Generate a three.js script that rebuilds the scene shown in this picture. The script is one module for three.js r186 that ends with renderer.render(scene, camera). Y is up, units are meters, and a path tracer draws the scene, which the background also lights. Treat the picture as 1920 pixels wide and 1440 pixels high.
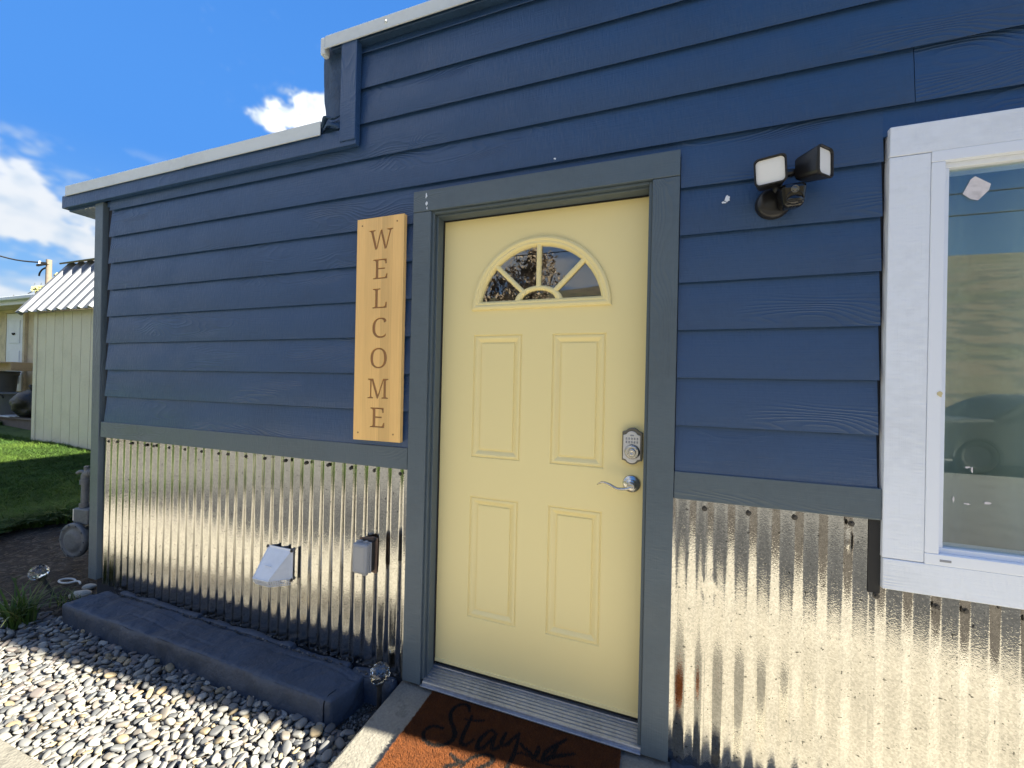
import * as THREE from 'three';
import { RoundedBoxGeometry } from 'three/addons/geometries/RoundedBoxGeometry.js';
import * as BGU from 'three/addons/utils/BufferGeometryUtils.js';
import { FontLoader } from 'three/addons/loaders/FontLoader.js';

// ---------------------------------------------------------------- camera, sky, sun, exposure
const scene = new THREE.Scene();
const camera = new THREE.PerspectiveCamera(86.53, 4 / 3, 0.05, 2000);
camera.position.set(0.511, 1.334, 1.636);
camera.rotation.order = 'YXZ';
const RAD = Math.PI / 180;
camera.rotation.set(0.265 * RAD, 19.797 * RAD, 1.331 * RAD);
camera.updateMatrixWorld();
const renderer = new THREE.WebGLRenderer({ antialias: true });
renderer.setSize(1024, 768);
renderer.toneMapping = THREE.LinearToneMapping;
const EXPOSURE = 5.8;
renderer.toneMappingExposure = EXPOSURE;
renderer.shadowMap.enabled = true;
const SUN = new THREE.Vector3(1.9, 1, -0.152).normalize();
const sun = new THREE.DirectionalLight(new THREE.Color().setRGB(1, 0.925, 0.75), 5);
sun.position.copy(SUN).multiplyScalar(60); sun.castShadow = true;
Object.assign(sun.shadow.camera, { left: -30, right: 30, top: 30, bottom: -30, near: 1, far: 160 });
sun.shadow.mapSize.set(2048, 2048);
scene.add(sun); scene.add(sun.target);

// ---------------------------------------------------------------- random numbers and noise
function rng(seed) { let s = seed >>> 0; return () => { s = (s + 0x6D2B79F5) | 0; let t = Math.imul(s ^ (s >>> 15), 1 | s); t = (t + Math.imul(t ^ (t >>> 7), 61 | t)) ^ t; return ((t ^ (t >>> 14)) >>> 0) / 4294967296; }; }
const rnd = rng(7);
function hash(x, y, s) { let h = Math.imul(x, 374761393) + Math.imul(y, 668265263) + Math.imul(s, 974634777); h = Math.imul(h ^ (h >>> 13), 1274126177); return ((h ^ (h >>> 16)) >>> 0) / 4294967296; }
function pn(x, y, px, py, s) {                                   // periodic value noise
  const xi = Math.floor(x), yi = Math.floor(y); let fx = x - xi, fy = y - yi;
  fx = fx * fx * (3 - 2 * fx); fy = fy * fy * (3 - 2 * fy);
  const x0 = ((xi % px) + px) % px, y0 = ((yi % py) + py) % py, x1 = (x0 + 1) % px, y1 = (y0 + 1) % py;
  const a = hash(x0, y0, s), b = hash(x1, y0, s), c = hash(x0, y1, s), d = hash(x1, y1, s);
  return a + (b - a) * fx + (c - a) * fy + (a - b - c + d) * fx * fy;
}
function fbm(u, v, fx, fy, oct, s) { let r = 0, a = 0.5, n = 0; for (let i = 0; i < oct; i++) { r += a * pn(u * fx, v * fy, fx, fy, s + i); n += a; a *= 0.5; fx *= 2; fy *= 2; } return r / n; }
const sm = (a, b, x) => { const t = Math.min(1, Math.max(0, (x - a) / (b - a))); return t * t * (3 - 2 * t); };
const mix = (a, b, t) => a + (b - a) * t;
const mix3 = (a, b, t) => [mix(a[0], b[0], t), mix(a[1], b[1], t), mix(a[2], b[2], t)];

// ---------------------------------------------------------------- the sky
function cloudAt(x, y, z) {
  if (y < 0.01) return 0;
  const k = 1 / (y + 0.22), cx = x * k * 1.5 + 40, cz = z * k * 1.5 + 40;
  const f = fbm(cx / 64, cz / 64, 64, 64, 6, 11);
  const big = fbm(cx / 64, cz / 64, 20, 20, 2, 31);
  return { f, big };
}
function skyColour(x, y, z) {
  const el = Math.asin(Math.min(1, Math.max(-1, y))) / RAD, az = Math.atan2(x, -z) / RAD;
  const t = Math.max(0, el) / 90;
  let c = mix3([0.34, 0.64, 0.98], [0.098, 0.345, 0.93], sm(0, 0.27, t));
  c = mix3(c, [0.05, 0.23, 0.75], sm(0.25, 0.8, t));
  const cosS = x * SUN.x + y * SUN.y + z * SUN.z;
  const g = Math.pow(Math.max(0, cosS), 6) * 0.35 + Math.pow(Math.max(0, cosS), 60) * 1.2;
  c = [c[0] + g, c[1] + g * 0.95, c[2] + g * 0.8];
  if (el < 0) { const q = sm(0, -12, el); return mix3(c, [0.20, 0.19, 0.16], q); }
  const { f, big } = cloudAt(x, y, z) || { f: 0, big: 0 };
  // broken fair-weather cloud round the whole sky
  const clear = Math.max(sm(-24, -34, az) * sm(-100, -90, az) * sm(18.5, 22, el), sm(125, 138, az) * sm(178, 166, az) * sm(45, 34, el));         // the open blue over the roof in view
  let m = sm(0.48, 0.62, f + (big - 0.5) * 0.35 + 0.07 - 0.25 * clear);
  // the single puff above the low roof and the bank near the horizon
  if (az < -50 && az > -100) {
    const w2 = fbm(az / 90 + 3, el / 90 + 3, 36, 70, 5, 91) - 0.5;
    const top = 19.6 - (az + 72) * 0.62;
    const fine = fbm(az / 90 + 3, el / 90 + 3, 150, 260, 4, 97) - 0.5, bank = sm(10.0, 12.2, el + w2 * 5 + fine * 2) * sm(top + 1.4, top - 2.2, el + w2 * 9 + fine * 3);
    const low = sm(9.8, 8.0, el + w2 * 4);
    const wisp = sm(0.08, 0.3, w2) * sm(23, 20, el) * 0.55;
    m = Math.max(mix(m, 0, 0.85), bank * 0.95, low * 0.9, wisp);
  }
  if (az > -58 && az < -36 && el > 22 && el < 38) {
    const pf = fbm(az / 90 + 3, el / 90 + 3, 60, 110, 6, 53) - 0.5, pg = fbm(az / 90 + 3, el / 90 + 3, 260, 420, 3, 57) - 0.5;
    let q = 0; for (const [a, e, ra, re] of [[-46.6, 30.4, 3.6, 2.4], [-44.0, 29.9, 3.0, 2.6], [-49.2, 29.4, 2.8, 1.6], [-50.8, 28.7, 2.6, 1.25], [-42, 29.5, 2.5, 2.2]]) q = Math.max(q, 1.25 - Math.hypot((az - a) / ra, (el - e) / re));
    m = Math.max(m, sm(0.16, 0.66, q + pf * 1.2 + pg * 0.35) * sm(-0.05, 0.2, q) * sm(27.0, 28.2, el + pf * 3));
  }
  const inner = sm(0.3, 0.95, m), tone = fbm(az / 90 + 3, el / 90 + 3, 60, 90, 4, 17);
  const warm = Math.max(0, cosS) * 0.12;
  const lit = sm(0.25, 0.9, inner * (0.25 + 0.95 * tone)), hi = 0.94 + 0.5 * sm(14, 32, el), cc = mix3([0.60, 0.74, 0.90], [hi + warm, hi * 1.03 + warm * 0.8, hi * 1.06], lit);
  return mix3(c, cc, m * 0.97);
}
{
  const W = 2048, H = 1024, data = new Float32Array(W * H * 4);
  for (let j = 0; j < H; j++) {
    const el = ((j + 0.5) / H - 0.5) * Math.PI, y = Math.sin(el), r = Math.cos(el);
    for (let i = 0; i < W; i++) {
      const ph = ((i + 0.5) / W - 0.5) * 2 * Math.PI, c = skyColour(Math.cos(ph) * r, y, Math.sin(ph) * r), k = (j * W + i) * 4;
      data[k] = c[0] / EXPOSURE * 0.97; data[k + 1] = c[1] / EXPOSURE * 0.97; data[k + 2] = c[2] / EXPOSURE * 0.97; data[k + 3] = 1;
    }
  }
  const t = new THREE.DataTexture(data, W, H, THREE.RGBAFormat, THREE.FloatType);
  t.mapping = THREE.EquirectangularReflectionMapping; t.magFilter = t.minFilter = THREE.LinearFilter; t.wrapS = THREE.RepeatWrapping; t.needsUpdate = true;
  scene.background = t; scene.environment = t;
}

// ---------------------------------------------------------------- textures (uv in metres)
const toS = (v) => 255 * (v <= 0.0031308 ? 12.92 * v : 1.055 * Math.pow(Math.max(0, v), 1 / 2.4) - 0.055);
function tex(w, h, sx, sy, fn, colour) {                          // fn(u, v) -> value or [r, g, b]
  const d = new Uint8Array(w * h * 4);
  for (let j = 0; j < h; j++) for (let i = 0; i < w; i++) {
    const r = fn((i + 0.5) / w, (j + 0.5) / h), k = (j * w + i) * 4, a = Array.isArray(r);
    for (let c = 0; c < 3; c++) { const v = a ? r[c] : r; d[k + c] = Math.max(0, Math.min(255, Math.round(colour ? toS(v) : v * 255))); }
    d[k + 3] = 255;
  }
  const t = new THREE.DataTexture(d, w, h, THREE.RGBAFormat);
  t.wrapS = t.wrapT = THREE.RepeatWrapping; t.magFilter = THREE.LinearFilter; t.minFilter = THREE.LinearMipmapLinearFilter; t.generateMipmaps = true; t.anisotropy = 8;
  t.repeat.set(1 / sx, 1 / sy); if (colour) t.colorSpace = THREE.SRGBColorSpace; t.needsUpdate = true;
  return t;
}
const col = (r, g, b) => new THREE.Color().setRGB(r, g, b);
// embossed cedar grain, running along u; a 2.4 x 0.6 m sheet
const grainFn = (u, v) => {
  const bend = fbm(u, v, 3, 4, 3, 201), q = fbm(u, v, 6, 3, 2, 207);
  const f = v * 44 + bend * 20 + Math.abs(q - 0.5) * 12;
  const ring = Math.abs((f - Math.floor(f)) - 0.5) * 2;
  const mask = sm(0.54, 0.72, fbm(u, v, 5, 5, 2, 215));
  const comb = fbm(u, v, 420, 22, 2, 221), hair = fbm(u, v, 24, 260, 2, 231);
  return 0.35 + mask * 0.55 * Math.pow(ring, 2.2) + (1 - mask) * 0.36 * comb + 0.24 * hair;
};
const grainBump = tex(2048, 1024, 2.4, 0.62, grainFn, false);
const grainBumpV = (() => { const t = tex(1024, 2048, 0.62, 2.4, (u, v) => grainFn(v, u), false); return t; })();
const paintVar = tex(1024, 512, 2.1, 1.05, (u, v) => {
  const a = fbm(u, v, 6, 4, 4, 301), b = fbm(u, v, 90, 60, 2, 311), s = hash(Math.floor(u * 380), Math.floor(v * 190), 5);
  const speck = s > 0.9988 ? 0.0 : 0;
  const m = 0.85 + 0.24 * a + 0.1 * (b - 0.5) + speck; return [m, m, m * 0.995];
}, true);
const paintRough = tex(512, 512, 0.9, 0.9, (u, v) => 0.28 + 0.26 * fbm(u, v, 8, 8, 4, 331) + 0.14 * (fbm(u, v, 90, 90, 2, 337) - 0.5), false);
const spangle = (() => {
  const w = 1024, cell = 110, arr = [];
  for (let j = 0; j < cell; j++) for (let i = 0; i < cell; i++) arr.push([i + hash(i, j, 71), j + hash(i, j, 72), hash(i, j, 73)]);
  return (u, v) => { const x = u * cell, y = v * cell, xi = Math.floor(x), yi = Math.floor(y); let bd = 9, bv = 0;
    for (let a = -1; a < 2; a++) for (let b = -1; b < 2; b++) { const i = (xi + a + cell) % cell, j = (yi + b + cell) % cell, p = arr[j * cell + i];
      const dx = p[0] + (xi + a < 0 ? -cell : xi + a >= cell ? cell : 0) - x, dy = p[1] + (yi + b < 0 ? -cell : yi + b >= cell ? cell : 0) - y, d = dx * dx + dy * dy; if (d < bd) { bd = d; bv = p[2]; } }
    return bv; };
})();
const galvRough = tex(1024, 1024, 0.5, 0.5, (u, v) => 0.05 + 0.05 * spangle(u, v) + 0.07 * sm(0.58, 0.82, fbm(u, v, 5, 5, 4, 401)), false);
const galvCol = tex(1024, 1024, 0.5, 0.5, (u, v) => { const s = 0.39 + 0.16 * spangle(u, v) + 0.10 * (fbm(u, v, 6, 6, 4, 411) - 0.5) - 0.3 * sm(0.84, 0.87, fbm(u, v, 50, 50, 2, 415)); return [s, s * 0.985, s * 0.95]; }, true);
const galvBump = tex(1024, 1024, 0.25, 0.25, (u, v) => 0.5 * fbm(u, v, 70, 70, 2, 421) + 0.5 * fbm(u, v, 120, 120, 1, 425), false);
const concreteCol = tex(1024, 1024, 1.1, 1.1, (u, v) => { const a = fbm(u, v, 5, 5, 5, 501), b = fbm(u, v, 180, 180, 2, 511), c = sm(0.66, 0.74, fbm(u, v, 26, 26, 3, 521)); const m = 0.62 + 0.42 * a + 0.32 * (b - 0.5) - 0.16 * c; return [m, m * 0.965, m * 0.89]; }, true);
const concreteBump = tex(1024, 1024, 1.1, 1.1, (u, v) => 0.5 * fbm(u, v, 150, 150, 3, 531) + 0.5 * fbm(u, v, 14, 14, 4, 541), false);
const roughBump = tex(1024, 1024, 0.7, 0.7, (u, v) => 0.6 * fbm(u, v, 10, 10, 6, 551) + 0.4 * fbm(u, v, 70, 70, 3, 553), false);
const mottle = tex(1024, 1024, 1.3, 1.3, (u, v) => { const m = 0.62 + 0.6 * fbm(u, v, 9, 9, 6, 601) + 0.35 * (fbm(u, v, 120, 120, 2, 611) - 0.5); return [m, m, m]; }, true);
const soilCol = tex(1024, 1024, 1.7, 1.7, (u, v) => { const a = fbm(u, v, 8, 8, 6, 621), b = fbm(u, v, 140, 140, 3, 625); const m = 0.35 + 0.7 * a + 0.8 * (b - 0.5); const g = sm(0.62, 0.7, fbm(u, v, 60, 60, 2, 629)); return mix3([0.040 * m, 0.030 * m, 0.023 * m], [0.11, 0.095, 0.075], g * 0.6); }, true);
const lawnCol = tex(1024, 1024, 2.3, 2.3, (u, v) => { const a = fbm(u, v, 7, 7, 5, 641), b = fbm(u, v, 160, 160, 2, 645); const m = 0.5 + 0.6 * a + 0.7 * (b - 0.5); return mix3([0.045 * m, 0.10 * m, 0.016 * m], [0.10 * m, 0.15 * m, 0.03 * m], a); }, true);
const hillCol = tex(1024, 1024, 46, 46, (u, v) => { const a = fbm(u, v, 6, 10, 7, 661), b = fbm(u, v, 34, 34, 5, 665); return mix3(mix3([0.13, 0.135, 0.055], [0.22, 0.17, 0.10], sm(0.35, 0.65, a)), [0.045, 0.05, 0.025], 0.8 * sm(0.48, 0.66, b)); }, true);
const signCol = tex(512, 2048, 0.3, 1.2, (u, v) => {
  const planks = Math.floor(u * 6.3), tone = hash(planks, 3, 81), f = (u * 46 + 6 * fbm(u, v, 5, 2, 3, 83) + tone * 9);
  const ring = Math.pow(Math.abs((f - Math.floor(f)) - 0.5) * 2, 1.6), fine = fbm(u, v, 150, 10, 3, 85), big = fbm(u, v, 3, 4, 3, 87);
  const c = mix3([0.95, 0.61, 0.23], [0.74, 0.42, 0.13], 0.55 * ring * (0.5 + 0.5 * big) + 0.45 * fine);
  const k = 0.86 + 0.24 * tone + 0.2 * (big - 0.5); return [c[0] * k, c[1] * k, c[2] * k];
}, true);
const woodBump = tex(512, 1024, 0.3, 1.2, (u, v) => fbm(u, v, 140, 8, 3, 91), false);
const coirCol = tex(512, 512, 0.35, 0.35, (u, v) => { const a = fbm(u, v, 120, 120, 2, 701), b = fbm(u, v, 12, 12, 3, 705), m = 0.45 + 0.75 * a + 0.3 * (b - 0.5); return [0.16 * m, 0.050 * m, 0.011 * m]; }, true);
const ribNoise = tex(512, 512, 0.4, 0.4, (u, v) => 0.35 + 0.4 * fbm(u, v, 60, 60, 3, 721), false);

// ---------------------------------------------------------------- materials
const std = (o) => new THREE.MeshStandardMaterial({ side: THREE.DoubleSide, ...o });
const phys = (o) => new THREE.MeshPhysicalMaterial({ side: THREE.DoubleSide, ...o });
const M = {
  navy: std({ color: col(0.026, 0.068, 0.165), map: paintVar, bumpMap: grainBump, bumpScale: 0.0028, roughnessMap: paintRough, roughness: 1 }),
  navyV: std({ color: col(0.026, 0.068, 0.165), map: paintVar, bumpMap: grainBumpV, bumpScale: 0.0028, roughnessMap: paintRough, roughness: 1 }),
  membrane: std({ color: col(0.022, 0.058, 0.125), map: mottle, bumpMap: roughBump, bumpScale: 0.003, roughness: 0.6 }),
  grey: std({ color: col(0.090, 0.122, 0.147), map: paintVar, bumpMap: grainBump, bumpScale: 0.0019, roughnessMap: paintRough, roughness: 1 }),
  greyV: std({ color: col(0.090, 0.122, 0.147), map: paintVar, bumpMap: grainBumpV, bumpScale: 0.0019, roughnessMap: paintRough, roughness: 1 }),
  greySmooth: std({ color: col(0.086, 0.116, 0.138), map: paintVar, roughness: 0.5 }),
  white: std({ color: col(0.78, 0.825, 0.90), map: paintVar, bumpMap: grainBump, bumpScale: 0.0026, roughness: 0.55 }),
  whiteV: std({ color: col(0.78, 0.825, 0.90), map: paintVar, bumpMap: grainBumpV, bumpScale: 0.0026, roughness: 0.55 }),
  vinyl: std({ color: col(0.80, 0.84, 0.91), roughness: 0.38 }),
  flashing: std({ color: col(0.68, 0.72, 0.72), map: paintVar, roughness: 0.5 }),
  sheath: std({ color: col(0.020, 0.024, 0.032), roughness: 0.9 }),
  room: std({ color: col(0.45, 0.44, 0.42), roughness: 0.9 }),
  door: std({ color: col(0.88, 0.745, 0.36), bumpMap: roughBump, bumpScale: 0.0003, roughness: 0.40 }),
  gasket: std({ color: col(0.012, 0.011, 0.01), roughness: 0.8 }),
  galv: std({ color: col(1, 1, 0.98), map: galvCol, metalness: 1, roughness: 1, roughnessMap: galvRough, bumpMap: galvBump, bumpScale: 0.00021 }),
  alu: std({ color: col(0.45, 0.48, 0.54), map: mottle, metalness: 0.85, roughness: 0.42 }),
  nickel: std({ color: col(0.55, 0.54, 0.52), metalness: 1, roughness: 0.25 }),
  nickelDark: std({ color: col(0.16, 0.155, 0.14), metalness: 0.9, roughness: 0.35 }),
  satin: std({ color: col(0.62, 0.62, 0.63), metalness: 0.6, roughness: 0.4 }),
  screw: std({ color: col(0.10, 0.095, 0.09), metalness: 0.8, roughness: 0.5 }),
  black: std({ color: col(0.012, 0.012, 0.014), roughness: 0.32 }),
  blackMatte: std({ color: col(0.015, 0.015, 0.016), roughness: 0.7 }),
  diffuser: std({ color: col(0.84, 0.82, 0.76), roughness: 0.4 }),
  gloss: phys({ color: col(0.008, 0.008, 0.009), roughness: 0.12 }),
  plasticW: std({ color: col(0.70, 0.73, 0.78), map: paintVar, roughness: 0.4 }),
  boxGrey: std({ color: col(0.30, 0.31, 0.33), roughness: 0.38 }),
  rust: std({ color: col(0.20, 0.13, 0.09), map: mottle, roughness: 0.8 }),
  pane: phys({ color: col(1, 1, 1), transmission: 1, thickness: 0, roughness: 0.0, ior: 1.9 }),
  paneWin: phys({ color: col(0.90, 0.95, 0.93), transmission: 1, thickness: 0, roughness: 0.0, ior: 1.95 }),
  sign: std({ color: col(1, 1, 1), map: signCol, bumpMap: woodBump, bumpScale: 0.0006, roughness: 0.5 }),
  engraved: std({ color: col(0.34, 0.175, 0.07), roughness: 0.8 }),
  concrete: std({ color: col(0.50, 0.48, 0.435), map: concreteCol, bumpMap: concreteBump, bumpScale: 0.003, roughness: 0.9 }),
  concreteOld: std({ color: col(0.23, 0.225, 0.21), map: concreteCol, bumpMap: concreteBump, bumpScale: 0.004, roughness: 0.9 }),
  kerb: std({ color: col(0.036, 0.054, 0.088), map: mottle, bumpMap: roughBump, bumpScale: 0.006, roughness: 0.62 }),
  soil: std({ color: col(1, 1, 1), map: soilCol, bumpMap: roughBump, bumpScale: 0.02, roughness: 1 }),
  lawn: std({ color: col(1, 1, 1), map: lawnCol, bumpMap: roughBump, bumpScale: 0.03, roughness: 1 }),
  hill: std({ color: col(0.52, 0.51, 0.47), map: hillCol, roughness: 1 }),
  asphalt: std({ color: col(0.15, 0.148, 0.142), map: mottle, bumpMap: concreteBump, bumpScale: 0.004, roughness: 0.85 }),
  darkAsphalt: std({ color: col(0.050, 0.052, 0.056), map: mottle, bumpMap: concreteBump, bumpScale: 0.004, roughness: 0.9 }),
  coir: std({ color: col(1, 1, 1), map: coirCol, roughness: 1 }),
  shed: std({ color: col(0.74, 0.68, 0.52), map: paintVar, bumpMap: grainBumpV, bumpScale: 0.002, roughness: 0.7 }),
  shedRoof: std({ color: col(0.20, 0.21, 0.235), map: paintVar, metalness: 0.15, roughness: 0.5 }),
  shingle: std({ color: col(0.40, 0.28, 0.17), map: mottle, bumpMap: roughBump, bumpScale: 0.01, roughness: 0.9 }),
  cream: std({ color: col(0.62, 0.52, 0.36), map: mottle, roughness: 0.8 }),
  deck: std({ color: col(0.16, 0.135, 0.115), map: mottle, bumpMap: grainBump, bumpScale: 0.003, roughness: 0.8 }),
  bin: std({ color: col(0.10, 0.105, 0.11), map: mottle, roughness: 0.5 }),
  card: std({ color: col(0.50, 0.37, 0.23), map: mottle, roughness: 0.9 }),
  bag: std({ color: col(0.012, 0.012, 0.014), roughness: 0.25, bumpMap: roughBump, bumpScale: 0.02 }),
  gas: std({ color: col(0.125, 0.14, 0.155), map: mottle, bumpMap: roughBump, bumpScale: 0.0015, roughness: 0.5 }),
  gasDial: std({ color: col(0.72, 0.70, 0.62), roughness: 0.5 }),
  crackle: phys({ color: col(0.96, 0.98, 0.98), transmission: 1, thickness: 0.07, roughness: 0.0, ior: 1.5 }),
  bark: std({ color: col(0.16, 0.12, 0.085), map: mottle, bumpMap: roughBump, bumpScale: 0.02, roughness: 1 }),
  twig: std({ color: col(0.26, 0.21, 0.15), roughness: 1 }),
  blossom: phys({ color: col(0.26, 0.26, 0.12), transmission: 0.3, thickness: 0, roughness: 0.9 }),
  pole: std({ color: col(0.15, 0.125, 0.10), map: mottle, roughness: 0.95 }),
  wire: std({ color: col(0.02, 0.02, 0.02), roughness: 0.7 }),
  curtain: phys({ color: col(0.40, 0.46, 0.42), transmission: 0.3, thickness: 0, roughness: 0.95 }),
  sticker: std({ color: col(0.74, 0.70, 0.72), map: mottle, roughness: 0.9 }),
  carPaint: phys({ color: col(0.045, 0.05, 0.052), roughness: 0.5 }),
  tyre: std({ color: col(0.02, 0.02, 0.02), roughness: 0.9 }),
  rim: std({ color: col(0.10, 0.10, 0.105), metalness: 0.6, roughness: 0.4 }),
  carGlass: phys({ color: col(0.03, 0.035, 0.038), roughness: 0.35 }),
  rope: std({ color: col(0.62, 0.62, 0.6), roughness: 0.9 }),
};

// ---------------------------------------------------------------- helpers
const used = {};
function numbered(n) { used[n] = (used[n] || 0) + 1; return used[n] === 1 ? n : n + '_' + String(used[n] - 1).padStart(3, '0'); }
function tag(o, label, category, group) { o.userData.label = label; if (category) o.userData.category = category; if (group) o.userData.group = group; return o; }
function thing(name, label, category, pos = [0, 0, 0], group) { const g = new THREE.Group(); g.name = numbered(name); g.position.set(...pos); scene.add(g); return tag(g, label, category, group); }
function uvBox(g, swap = false, ou = 0, ov = 0) {                  // uv in metres from the face direction
  if (g.index) g = g.toNonIndexed();
  const p = g.attributes.position, n = g.attributes.normal, uv = new Float32Array(p.count * 2);
  for (let i = 0; i < p.count; i += 3) {
    const nx = Math.abs(n.getX(i) + n.getX(i + 1) + n.getX(i + 2)), ny = Math.abs(n.getY(i) + n.getY(i + 1) + n.getY(i + 2)), nz = Math.abs(n.getZ(i) + n.getZ(i + 1) + n.getZ(i + 2));
    for (let k = i; k < i + 3; k++) {
      let u, v; const x = p.getX(k), y = p.getY(k), z = p.getZ(k);
      if (nz >= nx && nz >= ny) { u = x; v = y; } else if (nx >= ny) { u = z; v = y; } else { u = x; v = z; }
      uv[k * 2] = u + ou; uv[k * 2 + 1] = v + ov;
    }
  }
  g.setAttribute('uv', new THREE.BufferAttribute(uv, 2)); return g;
}
function strip(g) { for (const k of Object.keys(g.attributes)) if (!['position', 'normal', 'uv'].includes(k)) g.deleteAttribute(k); if (!g.attributes.uv) g.setAttribute('uv', new THREE.BufferAttribute(new Float32Array(g.attributes.position.count * 2), 2)); return g; }
function merge(list) { list = list.filter(Boolean).map((g) => strip(g.index ? g.toNonIndexed() : g)); return list.length === 1 ? list[0] : BGU.mergeGeometries(list); }
function mesh(name, geos, mat, parent = scene, keepUv = false) {
  let g = merge(Array.isArray(geos) ? geos : [geos]); if (!keepUv) g = uvBox(g, false, rnd() * 3, rnd() * 3);
  const m = new THREE.Mesh(g, mat); m.name = numbered(name); m.castShadow = m.receiveShadow = true; parent.add(m); return m;
}
function struct(name, geos, mat, label, category, parent = scene) { const m = mesh(name, geos, mat, parent); if (parent === scene) { m.userData.kind = 'structure'; tag(m, label, category); } return m; }
const box = (x0, x1, y0, y1, z0, z1, r = 0.003) => { const w = x1 - x0, h = y1 - y0, d = z1 - z0; const g = r > 0 ? new RoundedBoxGeometry(w, h, d, 1, Math.min(r, w * 0.45, h * 0.45, d * 0.45)) : new THREE.BoxGeometry(w, h, d); g.translate((x0 + x1) / 2, (y0 + y1) / 2, (z0 + z1) / 2); return g; };
const V = (x, y, z) => new THREE.Vector3(x, y, z);
function tube(pts, r, seg = 24, rs = 8) { return new THREE.TubeGeometry(new THREE.CatmullRomCurve3(pts.map((p) => V(...p))), seg, r, rs, false); }
function taper(pts, radii, rs = 8, sub = 6, flat = 1) {            // a closed tube whose radius varies
  const c = new THREE.CatmullRomCurve3(pts.map((p) => V(...p))), n = (pts.length - 1) * sub, fr = c.computeFrenetFrames(n), pos = [], idx = [];
  for (let i = 0; i <= n; i++) {
    const t = i / n, p = c.getPoint(t), q = t * (radii.length - 1), k = Math.min(radii.length - 2, Math.floor(q)), r = mix(radii[k], radii[k + 1], q - k);
    for (let j = 0; j < rs; j++) { const a = j / rs * Math.PI * 2, d = fr.normals[i].clone().multiplyScalar(Math.cos(a) * r).add(fr.binormals[i].clone().multiplyScalar(Math.sin(a) * r * flat)); pos.push(p.x + d.x, p.y + d.y, p.z + d.z); }
  }
  for (let i = 0; i < n; i++) for (let j = 0; j < rs; j++) { const a = i * rs + j, b = i * rs + (j + 1) % rs; idx.push(a, b, a + rs, b, b + rs, a + rs); }
  for (const [r0, s] of [[0, 1], [n * rs, -1]]) for (let j = 1; j < rs - 1; j++) s > 0 ? idx.push(r0, r0 + j + 1, r0 + j) : idx.push(r0, r0 + j, r0 + j + 1);
  const g = new THREE.BufferGeometry(); g.setAttribute('position', new THREE.Float32BufferAttribute(pos, 3)); g.setIndex(idx); g.computeVertexNormals(); return g;
}
const ext = (shape, depth, bevel = 0, curve = 12) => new THREE.ExtrudeGeometry(shape, { depth: depth - 2 * bevel, bevelEnabled: bevel > 0, bevelSize: bevel, bevelThickness: bevel, bevelSegments: 2, curveSegments: curve }).translate(0, 0, bevel);
const poly = (pts) => new THREE.Shape(pts.map((p) => new THREE.Vector2(p[0], p[1])));
const rectPts = (x0, y0, x1, y1) => [[x0, y0], [x1, y0], [x1, y1], [x0, y1]];
function ringLoft(loops, cap) {                                    // loops: arrays of [x, y, z] with equal counts; bridged in turn, last one capped flat
  const n = loops[0].length, pos = [], g = new THREE.BufferGeometry();
  const tri = (a, b, c) => pos.push(...a, ...b, ...c);
  for (let l = 0; l + 1 < loops.length; l++) for (let i = 0; i < n; i++) { const j = (i + 1) % n, a = loops[l][i], b = loops[l][j], c = loops[l + 1][i], d = loops[l + 1][j]; tri(a, b, d); tri(a, d, c); }
  if (cap) { const L = loops[loops.length - 1], m = [0, 0, 0]; for (const p of L) { m[0] += p[0] / n; m[1] += p[1] / n; m[2] += p[2] / n; } for (let i = 0; i < n; i++) tri(L[i], L[(i + 1) % n], m); }
  g.setAttribute('position', new THREE.Float32BufferAttribute(pos, 3)); g.computeVertexNormals(); return g;
}

// ---------------------------------------------------------------- ground heights
const gh = (x, z) => -0.14 + 0.24 * sm(-5.2, -9.6, x) + 0.25 * sm(-9.6, -16, x) * sm(0, -4, z);
function gridSheet(xs, zs, y) {
  const pos = [], idx = [];
  for (const z of zs) for (const x of xs) pos.push(x, y(x, z), z);
  const w = xs.length;
  for (let j = 0; j + 1 < zs.length; j++) for (let i = 0; i + 1 < w; i++) { const a = j * w + i; idx.push(a, a + w, a + 1, a + 1, a + w, a + w + 1); }
  const g = new THREE.BufferGeometry(); g.setAttribute('position', new THREE.Float32BufferAttribute(pos, 3)); g.setIndex(idx); g.computeVertexNormals(); return g;
}
const lin = (a, b, n) => Array.from({ length: n + 1 }, (_, i) => a + (b - a) * i / n);
{
  const xs = [-900, -300, -120, -60, -40, ...lin(-30, -4, 52), ...lin(-3.5, 6, 20), 10, 20, 40, 90, 300, 900], zs = [-900, -300, -100, -40, -20, ...lin(-12, 4, 48), 6, 9, 13, 18, 30, 60, 200, 900];
  struct('ground', gridSheet(xs, zs, (x, z) => gh(x, z) - 0.012), M.soil, 'dark bare soil and mulch around the small blue house', 'ground');
}
const lawnEdge = (x) => -0.30 - 0.75 * sm(-5.0, -5.6, x) * 0 + 0.14 * Math.sin(x * 3.1) + 0.08 * Math.sin(x * 7.7);   // near edge of the lawn, wavy
const isLawn = (x, z) => x < -4.95 + 0.25 * Math.sin(z * 2.3) + 0.12 * Math.sin(z * 6.1) && z > -12 && z < 5;
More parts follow.
